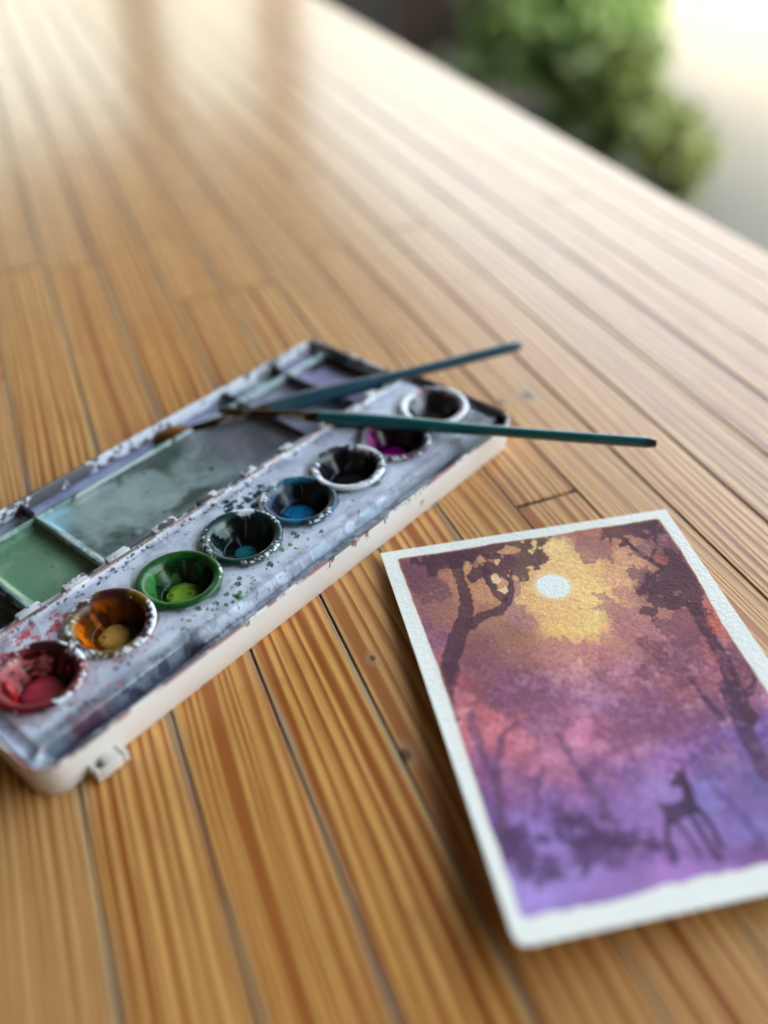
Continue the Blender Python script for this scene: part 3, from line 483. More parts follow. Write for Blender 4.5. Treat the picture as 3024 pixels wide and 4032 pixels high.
# ---- plate colour as a function of place
PANX = [-.749, -.500, -.253, 0., .249, .487, .722, .975]
PANY = [.006, .014, .004, 0., -.006, -.012, -.026, -.006]          # local y = -nn
PCOL = [L(170, 26, 34), L(150, 84, 20), L(24, 96, 34), L(14, 70, 72), L(16, 74, 118), L(34, 34, 60), L(110, 24, 92), L(60, 40, 66)]
def splat(X, Y, col, rgh, n, area, colf, smin, smax, seed, aniso=0):
    rg = np.random.RandomState(seed)
    for k in range(n):
        x = rg.uniform(area[0], area[1]); y = rg.uniform(area[2], area[3]); r = smin + (smax - smin) * rg.rand() ** 3
        c, al = colf(x, y, rg)
        if c is None: continue
        a = rg.uniform(0, 3.14); ca, sa = math.cos(a), math.sin(a); el = rg.uniform(.5, 1)
        m = (np.abs(X - x) < r * 1.6) & (np.abs(Y - y) < r * 1.6)
        if not m.any(): continue
        dx, dy = X[m] - x, Y[m] - y; u_ = dx * ca + dy * sa; v_ = (-dx * sa + dy * ca) / el
        d = np.hypot(u_, v_) / r + (vn(u_ * 2.2 / r + k, v_ * 2.2 / r, seed) - .5) * .7
        f = (1 - sst(.8, 1., d)) * al * (1 + .35 * np.exp(-((d - .85) / .15) ** 2))
        f = np.clip(f, 0, 1); col[m] = col[m] * (1 - f[:, None]) + c * f[:, None]; rgh[m] = rgh[m] * (1 - f * .5) + .2 * f * .5
def near_col(x, rg, spread=.16):
    xx = x + rg.normal(0, spread); return PCOL[int(np.argmin([abs(xx - p) for p in PANX]))]
# plate cross profile in y (local, + towards lid): (y, z)
prof = [(-.2795, .118), (-.276, .104), (-.268, .100), (-.240, .097), (-.2345, .088), (-.229, .083), (-.226, .084), (-.198, .112), (-.194, .115), (.196, .115), (.200, .113), (.207, .111), (.214, .112), (.2225, .118)]
EX0, EX1 = -.925, 1.105
xs = np.arange(EX0, EX1 + .0001, .0042)
ys = np.unique(np.concatenate([np.arange(-.2795, .2225, .0042), [p[0] for p in prof]]))
X, Y = np.meshgrid(xs, ys, indexing='ij')
Z = np.interp(Y, [p[0] for p in prof], [p[1] for p in prof])
# ends: profile folds down near both ends
ex = np.minimum(X - EX0, EX1 - X)
zend = np.interp(ex, [0, .004, .015, .035, .045], [.118, .102, .099, .104, .115])
inn = (Y > -.2) & (Y < .2); Z = np.where(inn, np.minimum(Z, zend), np.where(ex < .012, np.maximum(Z, np.interp(ex, [0, .004, .012], [.118, .104, .0])), Z))
# the wide brush groove near the latch end is deeper
gro = sst(-.35, -.45, X) * sst(-.90, -.86, X) * np.exp(-((Y + .215) / .022) ** 2)
Z = Z - .026 * gro
Z = Z + .0012 * (fbm(X * 5, Y * 5, 9) - .5)
col = np.ones(X.shape + (3,)) * L(216, 219, 232); rg_ = np.full(X.shape, .36)
col = col * (1 - .12 * fbm(X * 3, Y * 3, 4)[..., None]) * (1 - .10 * (fbm(X * 40, Y * 40, 6) - .5)[..., None])
# dirty bluish film outside the top plane
film = sst(-.196, -.208, Y) * sst(-.240, -.232, Y) * (.15 + .5 * fbm(X * 5, Y * 25, 12))
col = mixc(col, L(150, 165, 185), film)
str_ = sst(.54, .66, fbm(X * 6, Y * 60, 14, 4, .6)) * sst(-.19, -.2, Y)
col = mixc(col, L(112, 150, 158), str_ * .55 * sst(-.1, .1, X))
col = mixc(col, L(84, 160, 176), sst(.50, .60, fbm(X * 22 + 4, Y * 70, 15, 4)) * sst(-.185, -.2, Y) * (Y > -.235) * sst(.0, .1, X) * (1 - sst(.45, .55, X)) * .6)
sm = sst(.50, .66, fbm(X * 4 + 2, Y * 46, 114, 5, .6)) * sst(-.235, -.25, Y); col = mixc(col, L(92, 84, 108), sm * .75)
sm = sst(.46, .66, fbm(X * 9 + 12, Y * 12, 115, 4, .6)); col = mixc(col, L(146, 148, 170), sm * .45)
sm = sst(.50, .64, fbm(X * 16 + 5, Y * 9, 117, 5, .65)) * sst(.15, .19, np.abs(Y) + .03 * (fbm(X * 8, Y * 3, 118) - .5)); col = mixc(col, L(96, 100, 120), sm * .45)
ring_s = np.abs(np.hypot(X + .03, (Y + .258) * 1.2) - .016); col = mixc(col, L(110, 90, 120), sst(.0022, .0008, ring_s) * .6)
sm = sst(.52, .6, fbm(X * 7, Y * 40, 116, 4, .6)) * sst(.3, .6, X) * sst(-.19, -.21, Y); col = mixc(col, L(60, 60, 70), sm * .7)
col = mixc(col, L(58, 40, 58), np.exp(-((Y + .2335 + .002 * (fbm(X * 9, Y * 0, 3) - .5)) / .0046) ** 2) * (.8 + .2 * (fbm(X * 7, Y * 0 + 2, 8) > .42)))
col = mixc(col, L(118, 104, 124), np.exp(-((Y + .197) / .0030) ** 2) * .75)
# purple-grey dark washes at the right end and slate blue pool at the left end
dk = sst(.40, .80, X + .18 * (fbm(X * 6, Y * 14, 18) - .5)) * sst(-.14, -.22, Y) * sst(.36, .56, fbm(X * 5, Y * 22, 19, 4) + .12)
col = mixc(col, L(40, 40, 50), dk * .88)
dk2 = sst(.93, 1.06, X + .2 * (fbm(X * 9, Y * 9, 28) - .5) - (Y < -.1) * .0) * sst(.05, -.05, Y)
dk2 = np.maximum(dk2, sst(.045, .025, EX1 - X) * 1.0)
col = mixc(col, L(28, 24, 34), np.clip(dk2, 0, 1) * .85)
pool = sst(-.30, -.42, X + .12 * (fbm(X * 9, Y * 18, 21) - .5)) * sst(-.905, -.87, X)
slate = pool * sst(-.148, -.178, Y + .030 * (fbm(X * 9, Y * 14, 22) - .5)) * (Y > -.222) * (.75 + .5 * (fbm(X * 12, Y * 60, 122) - .5))
col = mixc(col, L(100, 114, 126), np.clip(slate * (.7 + .6 * fbm(X * 20, Y * 50, 151, 4)), 0, 1) * .92)
bl_ = sst(.50, .58, fbm(X * 22, Y * 34, 152, 4, .6)) * sst(-.28, -.40, X) * sst(-.17, -.2, Y); col = mixc(col, L(46, 44, 62), bl_ * .75)
bl_ = sst(.56, .62, fbm(X * 30, Y * 40, 153, 4, .6)) * sst(-.17, -.2, Y); col = mixc(col, L(86, 84, 96), bl_ * .5)
bl_ = sst(.52, .60, fbm(X * 26, Y * 26, 154, 4, .6)) * sst(-.55, -.7, X); col = mixc(col, L(120, 60, 74), bl_ * .45); rg_ = np.where(slate > .4, .16, rg_)
ind = sst(-.26, -.38, X + .14 * (fbm(X * 10, Y * 16, 25) - .5)) * sst(-.915, -.89, X) * np.exp(-((Y + .230 + .020 * (fbm(X * 9, Y * 3, 24) - .5)) / .014) ** 2)
col = mixc(col, L(30, 32, 54), np.clip(ind * 1.5, 0, 1) * .95); rg_ = np.where(ind > .5, .14, rg_)
lav = sst(.46, .56, fbm(X * 16, Y * 26, 33, 4)) * (Y < -.238) * sst(-.25, -.45, X)
col = mixc(col, L(60, 60, 96), lav * .7)
# rosy and brown grime along the outer lip
lip = sst(-.262, -.277, Y + .012 * (fbm(X * 30, Y * 30, 35) - .5)) * (fbm(X * 14, Y * 3, 36, 3) > .40)
col = mixc(col, L(92, 56, 62), lip * .75)
for (px_, py_, pc) in zip(PANX, PANY, PCOL):   # thin washes that ran out from under the pans
    th_ = np.arctan2(Y - py_, X - px_); d = np.hypot(X - px_, Y - py_) - .055 * fbm(np.cos(th_) * 2 + px_ * 9, np.sin(th_) * 2, 141, 3)
    f = sst(.128, .118, d); tide = np.exp(-((d - .126) / .0025) ** 2); col = mixc(col, mixc(np.ones_like(col) * pc, L(200, 205, 215), np.full(X.shape, .62)), f * .5); col = mixc(col, pc * .8, tide * .28)
for (px_, py_, pc) in zip(PANX, PANY, PCOL):   # colour creeping out round each pan
    d = np.hypot(X - px_, Y - py_) + .03 * (fbm(X * 30, Y * 30, 41) - .5)
    f = sst(.142, .124, d) * (fbm(X * 18, Y * 18, 43, 3) > .5); col = mixc(col, pc * .6, f * .75)
    col = mixc(col, L(88, 84, 100), np.exp(-((d - .128) / .006) ** 2) * .32)
def cf1(x, y, rg): return near_col(x, rg) * rg.uniform(.5, 1.3), rg.uniform(.6, .95)
splat(X, Y, col, rg_, 300, (EX0, EX1, -.2, .215), cf1, .0018, .0075, 1)
splat(X, Y, col, rg_, 60, (-.4, .2, -.19, -.10), lambda x, y, rg: (L(52, 120, 46) if rg.rand() < .5 else L(24, 70, 52), .85), .004, .016, 2)
splat(X, Y, col, rg_, 50, (-.4, .0, -.275, -.2), lambda x, y, rg: (L(30, 78, 66) if rg.rand() < .5 else L(120, 70, 100), .8), .003, .012, 12)
splat(X, Y, col, rg_, 70, (.05, .24, .08, .2), lambda x, y, rg: (L(14, 44, 62), .95), .004, .02, 3)
splat(X, Y, col, rg_, 70, (-.82, -.55, .1, .2), lambda x, y, rg: (L(196, 50, 66), .75), .004, .015, 4)
splat(X, Y, col, rg_, 60, (-.75, -.45, -.19, -.10), lambda x, y, rg: (L(190, 90, 100) if rg.rand() < .6 else L(80, 50, 50), .6), .003, .012, 5)
splat(X, Y, col, rg_, 160, (EX0, EX1, .19, .2225), lambda x, y, rg: (L(40, 34, 46), .8), .003, .010, 6)
splat(X, Y, col, rg_, 300, (EX0, EX1, -.28, -.238), lambda x, y, rg: (L(70, 52, 70) if rg.rand() < .6 else L(60, 96, 110), .6), .002, .008, 7)
splat(X, Y, col, rg_, 8, (-.2, .1, .1, .17), lambda x, y, rg: (L(150, 190, 198), .6), .008, .018, 8)
V = np.stack([X, Y, Z], -1).reshape(-1, 3); F = grid_faces(len(xs), len(ys))
R2 = np.min([np.hypot(X - a, Y - b) for a, b in zip(PANX, PANY)], 0).ravel()
# rounded outline at the box corners
cr = .055; cxx = np.minimum(X - (EX0 - .012), (EX1 + .012) - X); cyy = np.minimum(Y + .2915, .2345 - Y)
out = ((cxx < cr) & (cyy < cr) & (np.hypot(cr - cxx, cr - cyy) > cr - .006)).ravel()
bad = (R2 < .104) | out; F = F[~bad[F].any(1)]
mesh('pan_plate', V, F, PLV, pbox, col=col.reshape(-1, 3), rough=rg_.ravel(), smooth=35)
# ---- outer shell of the base
def rrect(x0, x1, y0, y1, r, k=10):
    P = []
    for cx, cy, a0 in ((x1 - r, y1 - r, 0), (x0 + r, y1 - r, 90), (x0 + r, y0 + r, 180), (x1 - r, y0 + r, 270)):
        for i in range(k + 1):
            a = math.radians(a0 + 90 * i / k); P.append((cx + r * math.cos(a), cy + r * math.sin(a)))
    Q = []
    for i in range(len(P)):     # subdivide long sides
        a, b = P[i], P[(i + 1) % len(P)]; n_ = max(1, int(math.hypot(b[0] - a[0], b[1] - a[1]) / .03))
        for t in range(n_): Q.append((a[0] + (b[0] - a[0]) * t / n_, a[1] + (b[1] - a[1]) * t / n_))
    return Q
def shell(rings, closed=False):
    """rings: list of (x0,x1,y0,y1,r,z); same point count"""
    V = []; F = []; n_ = None
    base = rrect(*rings[0][:5])
    n_ = len(base); L0 = rings[0]
    for (x0, x1, y0, y1, r, z) in rings:
        # map base outline to this ring by offsetting inwards
        off = x0 - L0[0]; offy = y0 - L0[2]
        for i, (px_, py_) in enumerate(base):
            a = base[i - 1]; b = base[(i + 1) % n_]; tx, ty = b[0] - a[0], b[1] - a[1]; l = math.hypot(tx, ty)
            V.append((px_ - ty / l * off, py_ + tx / l * offy, z))
    for k in range(len(rings) - 1):
        for i in range(n_): F.append([k * n_ + i, k * n_ + (i + 1) % n_, (k + 1) * n_ + (i + 1) % n_, (k + 1) * n_ + i])
    return V, F, n_
def ring_(o, z, x0=-.935, x1=1.115, y0=-.278, y1=.222, r=.07): return (x0 + o, x1 - o, y0 + o, y1 - o, r, z)
V, F, n_ = shell([ring_(.004, .0), ring_(.0, .006), ring_(-.004, .05), ring_(-.011, .119), ring_(-.0095, .1235), ring_(-.006, .125), ring_(-.002, .1235), ring_(.0005, .119), ring_(.002, .09), ring_(.002, .02)])
F.append(list(range(n_))[::-1]); F.append([9 * n_ + i for i in range(n_)])
T = NT('cream_plastic_shell'); v = T.obj(); x, y, z = sep(T, v)
c = T.mix(T.smooth(T.noise(v, 2.2, 3), .3, .7), L(232, 229, 226), L(221, 217, 214))
nn_ = T.math('ADD', T.math('MULTIPLY', T.noise(T.vmul(v, (34, 34, 12)), 1, 4, .7), .7), T.math('MULTIPLY', T.noise(v, 2.6, 2), .3))
topm = T.smooth(z, .100, .122)
c = T.mix(T.math('MULTIPLY', T.smooth(T.math('ADD', nn_, T.math('MULTIPLY', topm, .045)), .64, .66), .85), c, L(84, 52, 52))
edge_ = T.math('MULTIPLY', T.smooth(z, .1165, .1225), T.smooth(T.noise(T.vmul(v, (8, 8, 1)), 1, 4, .7), .40, .5))
c = T.mix(T.math('MULTIPLY', edge_, .85), c, T.mix(T.smooth(T.noise(v, 3, 1), .4, .6), L(120, 62, 66), L(52, 44, 50)))
c = T.mix(T.math('MULTIPLY', T.math('MULTIPLY', T.smooth(z, .112, .119), T.smooth(T.noise(v, 9, 3), .5, .6)), .4), c, L(206, 120, 120))
inn_ = T.math('MULTIPLY', T.math('GREATER_THAN', .0, .5), 1.0)
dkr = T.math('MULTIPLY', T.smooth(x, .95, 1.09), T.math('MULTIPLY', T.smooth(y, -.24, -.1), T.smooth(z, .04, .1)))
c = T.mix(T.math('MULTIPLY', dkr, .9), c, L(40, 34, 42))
dkl = T.math('MULTIPLY', T.smooth(x, -.91, -.93), .0)
SHELL = T.fin(c, .38, T.bump(T.noise(v, 55, 2), .12, .0002))
mesh('box_base', V, F, SHELL, pbox, smooth=40)
# ---- latch
lt = [box(-.815, -.803, -.324, -.279, .004, .046, .005), box(-.735, -.716, -.324, -.279, .004, .046, .005), box(-.803, -.735, -.324, -.313, .004, .044, .005), box(-.780, -.735, -.314, -.279, .004, .044, .005), box(-.803, -.780, -.313, -.279, .004, .008, .001)]
mesh('latch', *cat(lt), simple('latch_plastic', L(226, 218, 208), L(212, 204, 196), 8, .4, .1), pbox, smooth=40)
# ---- hinge
ST1 = stained('grimy_hinge_plastic', L(204, 206, 208), [(L(34, 36, 40), .50), (L(52, 84, 58), .60), (L(96, 60, 76), .61)], scale=30)
ST2 = stained('grimy_lid_rim', L(206, 208, 220), [(L(36, 28, 38), .50), (L(66, 92, 92), .60), (L(120, 80, 108), .60)], scale=36)
for hx in (-.86, -.62, -.46, -.30, -.115, .07, .26, .44, .66, .90):
    wd = .075 + .02 * math.sin(hx * 40)
    mesh('hinge_knuckle', *box(hx - wd / 2, hx + wd / 2, .234, .262, .088, .128, .006), ST1, pbox, smooth=40)
for a, b in ((-.93, .1), (.1, 1.11)):
    mesh('hinge_strip', *box(a, b - .002, .2345, .253, .06, .109, .004), ST1, pbox, smooth=40)
# ---- lid
LX0, LX1, LY0, LY1 = -.935, 1.115, .257, .772
def lring(o, z): return (LX0 + o, LX1 - o, LY0 + o, LY1 - o, .05, z)
lid = mesh('lid', [(0, 0, 0)], [], ST2, pbox)
V, F, n_ = shell([lring(.008, .0), lring(.004, .006), lring(.0, .096), lring(.003, .100), lring(.012, .100), lring(.015, .096), lring(.017, .018), lring(.10, .016)])
F.append(list(range(n_))[::-1]); F.append([7 * n_ + i for i in range(n_)])
me = lid.data; me.clear_geometry(); me.from_pydata([tuple(c * S for c in q) for q in V], [], F); me.polygons.foreach_set('use_smooth', [True] * len(me.polygons)); me.set_sharp_from_angle(angle=math.radians(40)); me.update()
GRM = stained('grey_green_plastic', L(168, 184, 184), [(L(52, 64, 62), .53), (L(120, 150, 140), .52)], scale=14, rough=.22)
GRD = stained('dark_stained_plastic', L(120, 124, 134), [(L(24, 24, 30), .42), (L(60, 50, 72), .5)], scale=10, rough=.25)
DIV = [-.858, -.594, -.332, .590, .862]
YB = .664                               # back ridge of the wells
mesh('ridge', *box(LX0 + .02, LX1 - .02, YB, YB + .012, .016, .078, .004), GRM, lid, smooth=40)
mesh('ridge', *box(LX0 + .02, LX1 - .02, LY0 + .020, LY0 + .031, .016, .078, .004), GRM, lid, smooth=40)
for dx_ in DIV:
    mesh('divider', *box(dx_ - .008, dx_ + .008, LY0 + .0315, YB - .0005, .016, .084, .004), GRM if dx_ < .3 else GRD, lid, smooth=40)
    mesh('divider_end', *box(dx_ - .007, dx_ + .007, YB + .0125, LY1 - .0175, .016, .09, .004), GRD, lid, smooth=40)
def well(x0, x1, y0, y1, name, colf, zf=.030, res=.005, bowl=.012):
    xs = np.linspace(x0, x1, max(8, int((x1 - x0) / res))); ys = np.linspace(y0, y1, max(6, int((y1 - y0) / res)))
    X, Y = np.meshgrid(xs, ys, indexing='ij'); d = np.minimum(np.minimum(X - x0, x1 - X), np.minimum(Y - y0, y1 - Y))
    Z = zf + bowl * (1 - sst(0, .03, d)) + .0008 * (fbm(X * 20, Y * 20, 3) - .5)
    c, r = colf(X, Y, d); return mesh(name, np.stack([X, Y, Z], -1).reshape(-1, 3), grid_faces(len(xs), len(ys)), WETV, lid, col=c.reshape(-1, 3), rough=r.ravel(), smooth=60)
def wash(c1, c2, c3, edge, s, sc_=6, wr=.12, spk=0):
    def f(X, Y, d):
        wx = X + .10 * (fbm(X * 5, Y * 5, s) - .5) * 2; wy = Y + .10 * (fbm(X * 5, Y * 5, s + 1) - .5) * 2
        n_ = fbm(wx * sc_, wy * sc_, s + 2, 5, .5); m = fbm(wx * sc_ * .5 + 7, wy * sc_ * .5, s + 5, 3)
        c = np.ones(X.shape + (3,)) * c1; c = mixc(c, c2, sst(.38, .66, n_)); c = mixc(c, c3, sst(.52, .64, m))
        e = (1 - sst(.0, .022, d + .012 * (fbm(X * 20, Y * 20, s + 9) - .5))); c = mixc(c, edge, e * .6)
        c = c * (1 + .10 * (fbm(X * 60, Y * 60, s + 3) - .5))[..., None]
        r = wr + .1 * fbm(X * 8, Y * 8, s + 4)
        if spk:
            splat(X, Y, c, r, spk, (X.min(), X.max(), Y.min(), Y.max()), lambda x, y, rg: (edge * .6, .6), .002, .008, s)
        return c, r
    return f
y0w, y1w = LY0 + .031, YB
well(LX0 + .02, DIV[0] - .008, y0w, y1w, 'mixing_well', wash(L(40, 44, 46), L(60, 70, 70), L(30, 34, 38), L(26, 30, 30), 3), .028)
well(DIV[0] + .008, DIV[1] - .008, y0w, y1w, 'mixing_well', wash(L(62, 74, 74), L(84, 98, 94), L(46, 54, 56), L(30, 36, 36), 13), .028)
def green(X, Y, d):
    c, r = wash(L(116, 150, 114), L(140, 168, 134), L(104, 140, 108), L(58, 96, 76), 23, 5, .2, 60)(X, Y, d)
    c = mixc(c, L(136, 162, 134), sst(.58, .72, fbm(X * 16, Y * 16, 88, 4)) * .4)
    dk = sst(-.42, -.36, X) * .5; c = mixc(c, L(46, 84, 66), dk); return c, r + .12
well(DIV[1] + .008, DIV[2] - .008, y0w, y1w, 'mixing_well', green, .050)
def grey(X, Y, d):
    c, r = wash(L(84, 96, 88), L(106, 120, 112), L(138, 152, 148), L(70, 84, 80), 33, 4.2, .10, 90)(X, Y, d)
    wx = X + .12 * (fbm(X * 4, Y * 4, 71) - .5) * 2; wy = Y + .12 * (fbm(X * 4, Y * 4, 72) - .5) * 2
    st = 1 - np.abs(fbm(wx * 5, wy * 5, 73, 4) - .5) * 9; c = mixc(c, L(160, 174, 170), np.clip(st, 0, 1) * .7); st2 = 1 - np.abs(fbm(wx * 9 + 5, wy * 9, 83, 3) - .5) * 12; c = mixc(c, L(144, 158, 154), np.clip(st2, 0, 1) * .4)
    c = mixc(c, L(58, 70, 62), sst(.46, .70, fbm(wx * 6 + 3, wy * 6, 75, 5, .6)) * .85)
    pu = sst(.22, .42, X + .1 * (fbm(X * 6, Y * 6, 76) - .5)); c = mixc(c, mixc(np.ones_like(c) * L(92, 88, 98), L(128, 124, 134), sst(.4, .62, fbm(wx * 6, wy * 6, 77, 4))), pu * .85)
    lb = sst(-.20, -.30, X + .1 * (fbm(X * 9, Y * 9, 78) - .5)) * sst(.5, .6, Y); c = mixc(c, L(140, 182, 198), lb * .75)
    c = mixc(c, L(150, 162, 168), sst(.36, .32, Y + .02 * (fbm(X * 12, Y * 12, 79) - .5)) * .5)
    sp = sst(.012, .007, np.hypot(X - .245, Y - .44) + .008 * (fbm(X * 70, Y * 70, 5) - .5)); c = mixc(c, L(40, 26, 40), sp * .8)
    return c, r
well(DIV[2] + .008, DIV[3] - .008, y0w, y1w, 'mixing_well', grey, .052, .0045)
well(DIV[3] + .008, DIV[4] - .008, y0w, y1w, 'mixing_well', wash(L(150, 152, 168), L(118, 116, 132), L(170, 172, 188), L(40, 38, 46), 43, 7), .042)
def lastw(X, Y, d):
    c, r = wash(L(150, 144, 176), L(178, 172, 196), L(96, 86, 122), L(24, 20, 28), 53, 7)(X, Y, d)
    k_ = np.maximum(sst(1.00, 1.06, X + .04 * (fbm(X * 12, Y * 12, 97) - .5)), sst(.61, .65, Y + .03 * (fbm(X * 12, Y * 12, 98) - .5)) * sst(.93, 1., X))
    return mixc(c, L(26, 20, 28), k_ * .93), r
well(DIV[4] + .008, LX1 - .0175, y0w, y1w, 'mixing_well', lastw, .042)
DB = [LX0 + .0175] + DIV + [LX1 - .0175]
chan = [L(60, 50, 56), L(70, 60, 70), L(140, 150, 156), L(150, 156, 184), L(150, 168, 172), L(92, 82, 120)]
for i in range(6):
    c_ = chan[i]; well(DB[i] + .0075, DB[i + 1] - .0075, YB + .012, LY1 - .0175, 'lid_channel', wash(c_, c_ * .75, c_ * 1.2, L(46, 34, 50), 63 + i * 7, 9), .034, .006, .02)

# ================================================================== PANS
def pan(i, label, white_amt, rimc, wallf, poolc, pool_r=.060, pool_off=(0, 0), tilt=(0, 0), seed=0, bubble=False, mark=False, rimc2=None):
    root = empty('paint_pan', (0, 0, 0), 0)
    cx, cy = PANX[i], PANY[i]; ca, sa = math.cos(BA), math.sin(BA)
    root.location = ((BO[0] + cx * ca - cy * sa) * S, (BO[1] + cx * sa + cy * ca) * S, (.118 + (.004 if i % 2 else 0)) * S)
    root.rotation_euler = (tilt[0] + .02 * math.sin(i * 2.3), tilt[1] - .025 * (1 if i % 2 else -.3), BA); tag(root, label, 'paint pan', 'round paint pans in the box')
    # profile (r, z) from outer lower edge over the rim and down inside
    pr = [(.1005, -.065), (.1030, -.004), (.1175, .0015), (.1220, .0035), (.1240, .0070), (.1228, .0115), (.1185, .0150), (.1125, .0168), (.1065, .0160), (.1015, .0135), (.0975, .0095), (.0935, .0050), (.0900, -.004)]
    n1 = 13
    for t in np.linspace(.06, 1, 22): pr.append((.0900 - (.0900 - .062) * t ** 1.15, -.004 - .052 * t))
    for t in np.linspace(.12, 1, 9): pr.append((.064 * (1 - t), -.0565 - .001 * t))
    P = np.array(pr); P[:, 0] *= 1.0; P[1:, 0] = np.where(P[1:, 1] > -.0045, P[1:, 0] * 1.062, P[1:, 0] * 1.05); NS = 150; NP = len(P)
    th = np.linspace(0, 2 * np.pi, NS, endpoint=False)
    Rr, Th = np.meshgrid(P[:, 0], th, indexing='ij'); Zz = np.repeat(P[:, 1][:, None], NS, 1); k = np.repeat(np.arange(NP)[:, None], NS, 1)
    x = Rr * np.cos(Th); y = Rr * np.sin(Th)
    nz = fbm(x * 26 + seed, y * 26, seed, 4, .6); nz2 = fbm(x * 70 + seed, y * 70, seed + 9, 3, .6)
    zz = Zz + np.where((k > 2) & (k < 32), .0006 * (nz2 - .5) + .0008 * (nz - .5), 0)
    rr = np.hypot(x, y) / .1
    col = np.ones(x.shape + (3,)) * L(222, 224, 230)
    rc = rimc * (.35 + 1.0 * nz2[..., None])
    if rimc2 is not None: rc = rc * (1 - sst(.45, .6, fbm(x * 14, y * 14, seed + 50, 2))[..., None]) + rimc2 * sst(.45, .6, fbm(x * 14, y * 14, seed + 50, 2))[..., None]
    nz3 = fbm(x * 130 + seed, y * 130, seed + 19, 2, .6); low_ = fbm(x * 11 + seed, y * 11, seed + 29, 2); cover = sst(white_amt - .02, white_amt + .02, low_ * .34 + nz * .16 + nz2 * .22 + nz3 * .28 + .10 * sst(.130, .106, Rr))
    cover = np.where(k < 4, cover * .3, cover); col = col * (1 - cover[..., None]) + rc * cover[..., None]
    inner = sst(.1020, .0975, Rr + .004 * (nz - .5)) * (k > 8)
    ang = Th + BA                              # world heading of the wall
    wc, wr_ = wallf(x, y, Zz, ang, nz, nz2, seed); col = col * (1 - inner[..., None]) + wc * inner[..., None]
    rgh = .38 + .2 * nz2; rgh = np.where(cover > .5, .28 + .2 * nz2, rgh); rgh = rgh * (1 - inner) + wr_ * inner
    V = np.stack([x, y, zz], -1).reshape(-1, 3)
    i0 = np.arange(NP - 1)[:, None] * NS; j = np.arange(NS)[None, :]; j2 = (j + 1) % NS
    F = np.stack([i0 + j, i0 + j2, i0 + NS + j2, i0 + NS + j], -1).reshape(-1, 4)[:, ::-1]
    mesh('pan_cup', V, F, PANV, root, col=col.reshape(-1, 3), rough=rgh.ravel(), smooth=60)
    # remaining paint: a shallow wet disc lying on the bottom
    NR = 14; rr_ = np.linspace(0, 1, NR); Rg, Tg = np.meshgrid(rr_, np.linspace(0, 2 * np.pi, 48, endpoint=False), indexing='ij')
    wob = 1 + .16 * (fbm(np.cos(Tg) * 2 + seed, np.sin(Tg) * 2, seed) - .5)
    px_ = pool_off[0] + Rg * pool_r * np.cos(Tg) * wob; py_ = pool_off[1] + Rg * pool_r * np.sin(Tg) * wob
    rad = np.hypot(px_, py_); sc_ = np.minimum(1, .0655 / np.maximum(rad, 1e-6)); px_ *= sc_; py_ *= sc_
    pz = -.050 + .0018 * (1 - Rg ** 4) - .0035 * sst(.9, 1., Rg)
    f = fbm(px_ * 30 + seed, py_ * 30, seed + 3, 4)
    pc = poolc * (.65 + .7 * f[..., None]); pc = mixc(pc, poolc * .22, sst(.55, 1., Rg + .5 * (fbm(px_ * 40, py_ * 40 + seed, seed + 7, 3) - .5)) * .85)
    if mark:
        for mx, my in ((.012, -.020), (.030, -.002)):
            d = np.abs(np.hypot(px_ - mx, py_ - my) - .005); pc = mixc(pc, poolc * .2, sst(.002, .0008, d))
    F = (np.arange(NR - 1)[:, None] * 48 + np.arange(48)[None, :]); j2 = (np.arange(48) + 1) % 48
    Fq = np.stack([F, F + 48, np.arange(1, NR)[:, None] * 48 + j2[None, :], np.arange(NR - 1)[:, None] * 48 + j2[None, :]], -1).reshape(-1, 4)
    mesh('paint', np.stack([px_, py_, pz], -1).reshape(-1, 3), Fq, WETV, root, col=pc.reshape(-1, 3), rough=.10 + .1 * f.ravel(), smooth=60)
    if bubble:
        V, F = tube([(bubble[0] + .011 * math.cos(a), bubble[1] + .011 * math.sin(a), -.046) for a in np.linspace(0, 6.2, 24)], [.0018] * 24, 8)
        mesh('bubble', V, F, simple('bubble_film', poolc * 1.1, poolc * .8, 5, .1), root, smooth=60)
    return root
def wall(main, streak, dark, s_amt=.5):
    """inner wall: wet colour, dried dark crust, scraped lighter streaks, shade painted on the right side"""
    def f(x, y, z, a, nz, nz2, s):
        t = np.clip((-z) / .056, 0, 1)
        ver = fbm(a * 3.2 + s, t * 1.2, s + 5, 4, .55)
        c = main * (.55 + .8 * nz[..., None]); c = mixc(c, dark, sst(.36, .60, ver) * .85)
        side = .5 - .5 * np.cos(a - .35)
        c = mixc(c, dark, np.clip((1 - side) * 1.25, 0, .97))  # right-hand wall darkened in the colour to stand for shade
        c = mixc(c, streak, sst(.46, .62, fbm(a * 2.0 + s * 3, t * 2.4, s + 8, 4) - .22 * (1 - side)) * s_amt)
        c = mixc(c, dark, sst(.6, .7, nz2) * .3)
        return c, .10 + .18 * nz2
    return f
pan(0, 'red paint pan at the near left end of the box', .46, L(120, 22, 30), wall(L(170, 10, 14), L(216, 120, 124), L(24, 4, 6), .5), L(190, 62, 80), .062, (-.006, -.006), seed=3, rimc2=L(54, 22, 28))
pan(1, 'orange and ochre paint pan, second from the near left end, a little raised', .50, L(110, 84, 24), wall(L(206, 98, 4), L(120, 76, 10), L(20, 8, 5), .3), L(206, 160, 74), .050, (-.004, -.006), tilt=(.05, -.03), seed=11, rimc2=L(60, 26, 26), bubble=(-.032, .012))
pan(2, 'bright green paint pan with a thick green crust round its rim', .40, L(18, 84, 26), wall(L(14, 106, 24), L(90, 170, 90), L(3, 26, 8), .3), L(140, 182, 58), .054, (.0, -.004), seed=22, bubble=(-.036, .012), mark=True)
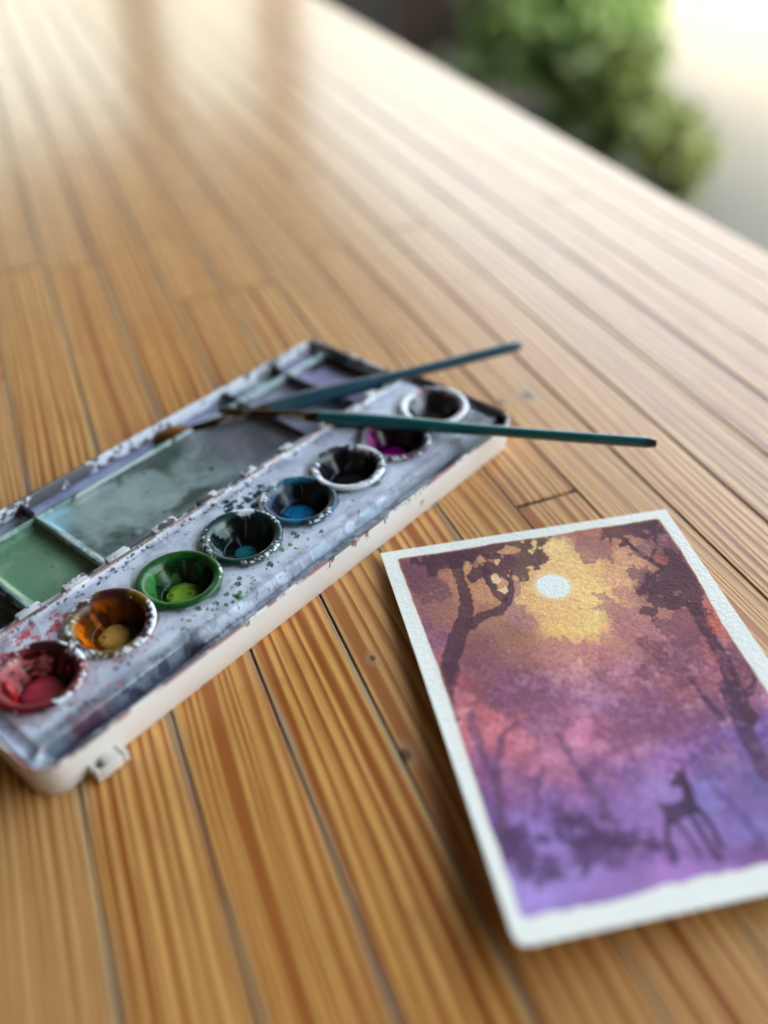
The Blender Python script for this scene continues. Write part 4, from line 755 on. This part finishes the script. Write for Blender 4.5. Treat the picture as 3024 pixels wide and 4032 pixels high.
pan(3, 'dark teal paint pan with black green crust, between the green and the blue pan', .50, L(12, 46, 46), wall(L(8, 34, 38), L(128, 142, 138), L(3, 8, 10), .7), L(18, 120, 132), .038, (-.008, -.014), seed=31, mark=True, rimc2=L(14, 52, 50))
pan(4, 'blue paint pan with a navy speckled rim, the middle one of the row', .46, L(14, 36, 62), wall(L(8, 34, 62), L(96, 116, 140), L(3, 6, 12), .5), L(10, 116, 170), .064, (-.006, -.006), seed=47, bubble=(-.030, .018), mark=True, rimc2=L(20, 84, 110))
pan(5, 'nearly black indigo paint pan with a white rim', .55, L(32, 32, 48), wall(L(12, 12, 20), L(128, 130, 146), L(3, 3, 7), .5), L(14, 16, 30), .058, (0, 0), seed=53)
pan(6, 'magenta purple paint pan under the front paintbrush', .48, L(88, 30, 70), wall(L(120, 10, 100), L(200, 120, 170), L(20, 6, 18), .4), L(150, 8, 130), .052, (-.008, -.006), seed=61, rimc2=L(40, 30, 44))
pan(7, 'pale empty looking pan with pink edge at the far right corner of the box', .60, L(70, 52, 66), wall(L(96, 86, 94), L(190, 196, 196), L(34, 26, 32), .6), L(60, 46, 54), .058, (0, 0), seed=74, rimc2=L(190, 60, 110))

# ================================================================== BRUSHES
def brush(label, tip, end, ferr, hand, hc, seed, bcol, blen_mid, sc_=1):
    """tip,end: table points; ferr/hand: parameters along the length where ferrule / handle begin"""
    tip, end = Vector(tip), Vector(end); ax = (end - tip).normalized(); Ln = (end - tip).length
    rz = math.atan2(ax.y, ax.x); ry = -math.asin(ax.z)
    root = bpy.data.objects.new('paintbrush', None); C.objects.link(root); root.location = tip * S; root.rotation_euler = (0, ry, rz); root.empty_display_size = .02
    tag(root, label, 'paintbrush', 'paintbrushes lying on the paint box')
    Lf, Lh = ferr * Ln, hand * Ln
    # handle: swells behind the ferrule and tapers to the end
    n_ = 40; P = []; R = []
    for i in range(n_ + 1):
        t = i / n_; xx = Lh + (Ln - Lh) * t
        r = (.0155 + .0055 * math.exp(-((t - .2) / .2) ** 2) - .0025 * t + .0005 * math.sin(t * 9)) * sc_
        if t > .985: r *= .72
        P.append((xx, 0, 0)); R.append(r)
    T = NT('lacquered_handle'); v = T.obj(); nn = T.noise(T.vmul(v, (6, 40, 40)), 1, 3); spk = T.smooth(T.noise(v, 60, 3, .7), .70, .74)
    c = T.mix(T.math('MULTIPLY', nn, .5), hc, hc * .6); c = T.mix(T.math('MULTIPLY', spk, .7), c, L(130, 100, 70))
    c = T.mix(T.smooth(sep(T, v)[0], Ln - .05, Ln - .02), c, L(24, 24, 36))
    mesh('handle', *tube(P, R, 28), T.fin(c, .3, T.bump(T.noise(v, 30, 2), .15, .0002), **{'Coat Weight': .5, 'Coat Roughness': .2}), root, smooth=50)
    # ferrule with crimps
    P = []; R = []
    for i in range(40):
        t = i / 39; xx = Lf + (Lh + .012 - Lf) * t; r = (.0085 + .0070 * t) * sc_
        for cpos in (.80, .87, .94): r -= .0013 * math.exp(-((t - cpos) / .012) ** 2)
        P.append((xx, 0, 0)); R.append(r)
    T = NT('ferrule_metal'); v = T.obj()
    c = T.mix(T.smooth(T.noise(T.vmul(v, (7, 20, 20)), 1, 3), .44, .56), L(240, 236, 230), L(84, 60, 48))  # brown patches in the colour stand for dark reflections on the silver
    mesh('ferrule', *tube(P, R, 24), T.fin(c, .2, None, Metallic=1.0), root, smooth=50)
    # bristles: tapered bundle of separate hairs
    rg = random.Random(seed); parts = []
    for k in range(90):
        a = rg.uniform(0, 6.283); q = math.sqrt(rg.random()); b0 = .0075 * q * sc_; b1 = blen_mid * q; ln = Lf * rg.uniform(.02, .16) if q > .3 else 0
        ca, sa = math.cos(a), math.sin(a)
        pts = [(Lf + .02, b0 * ca, b0 * sa), (Lf * .8, b0 * 1.1 * ca, b0 * 1.1 * sa - .0005), (Lf * .5, b1 * ca, b1 * sa * .8 - .001), (ln + .012, b1 * .62 * ca, b1 * .5 * sa - .004), (ln, b1 * .1 * ca, -.006)]
        parts.append(tube(pts, [.0012, .0013, .0012, .0009, .0003], 5))
    V, F = cat(parts)
    T = NT('bristle_hair'); v = T.obj(); c = T.mix(T.smooth(T.noise(T.vmul(v, (4, 60, 60)), 1, 2), .35, .65), bcol, bcol * .45)
    tag(mesh('bristles', V, F, T.fin(c, .35), root, smooth=60), kind='stuff')
    cr_ = [(Lf + .01, 0, 0), (Lf * .6, 0, -.001), (Lf * .28, 0, -.003), (Lf * .10, 0, -.005)]
    mesh('bristle_core', *tube(cr_, [.0072 * sc_, blen_mid * .8, blen_mid * .62, .003], 14), T.m, root, smooth=60)
    return root
brush('teal handled paintbrush lying across the pans, in front, its silver ferrule over the lid', (-0.6307, 3.0807, .108), (0.9424, 2.6564, .186), .065, .255, L(10, 98, 102), 5, L(96, 70, 44), .019, 1.42)
brush('blue grey handled paintbrush behind, with brown bristles on the lid, pointing up to the right', (-0.8682, 2.9639, .062), (0.5865, 3.4533, .138), .100, .2975, L(28, 72, 92), 9, L(150, 88, 34), .036, 1.62)
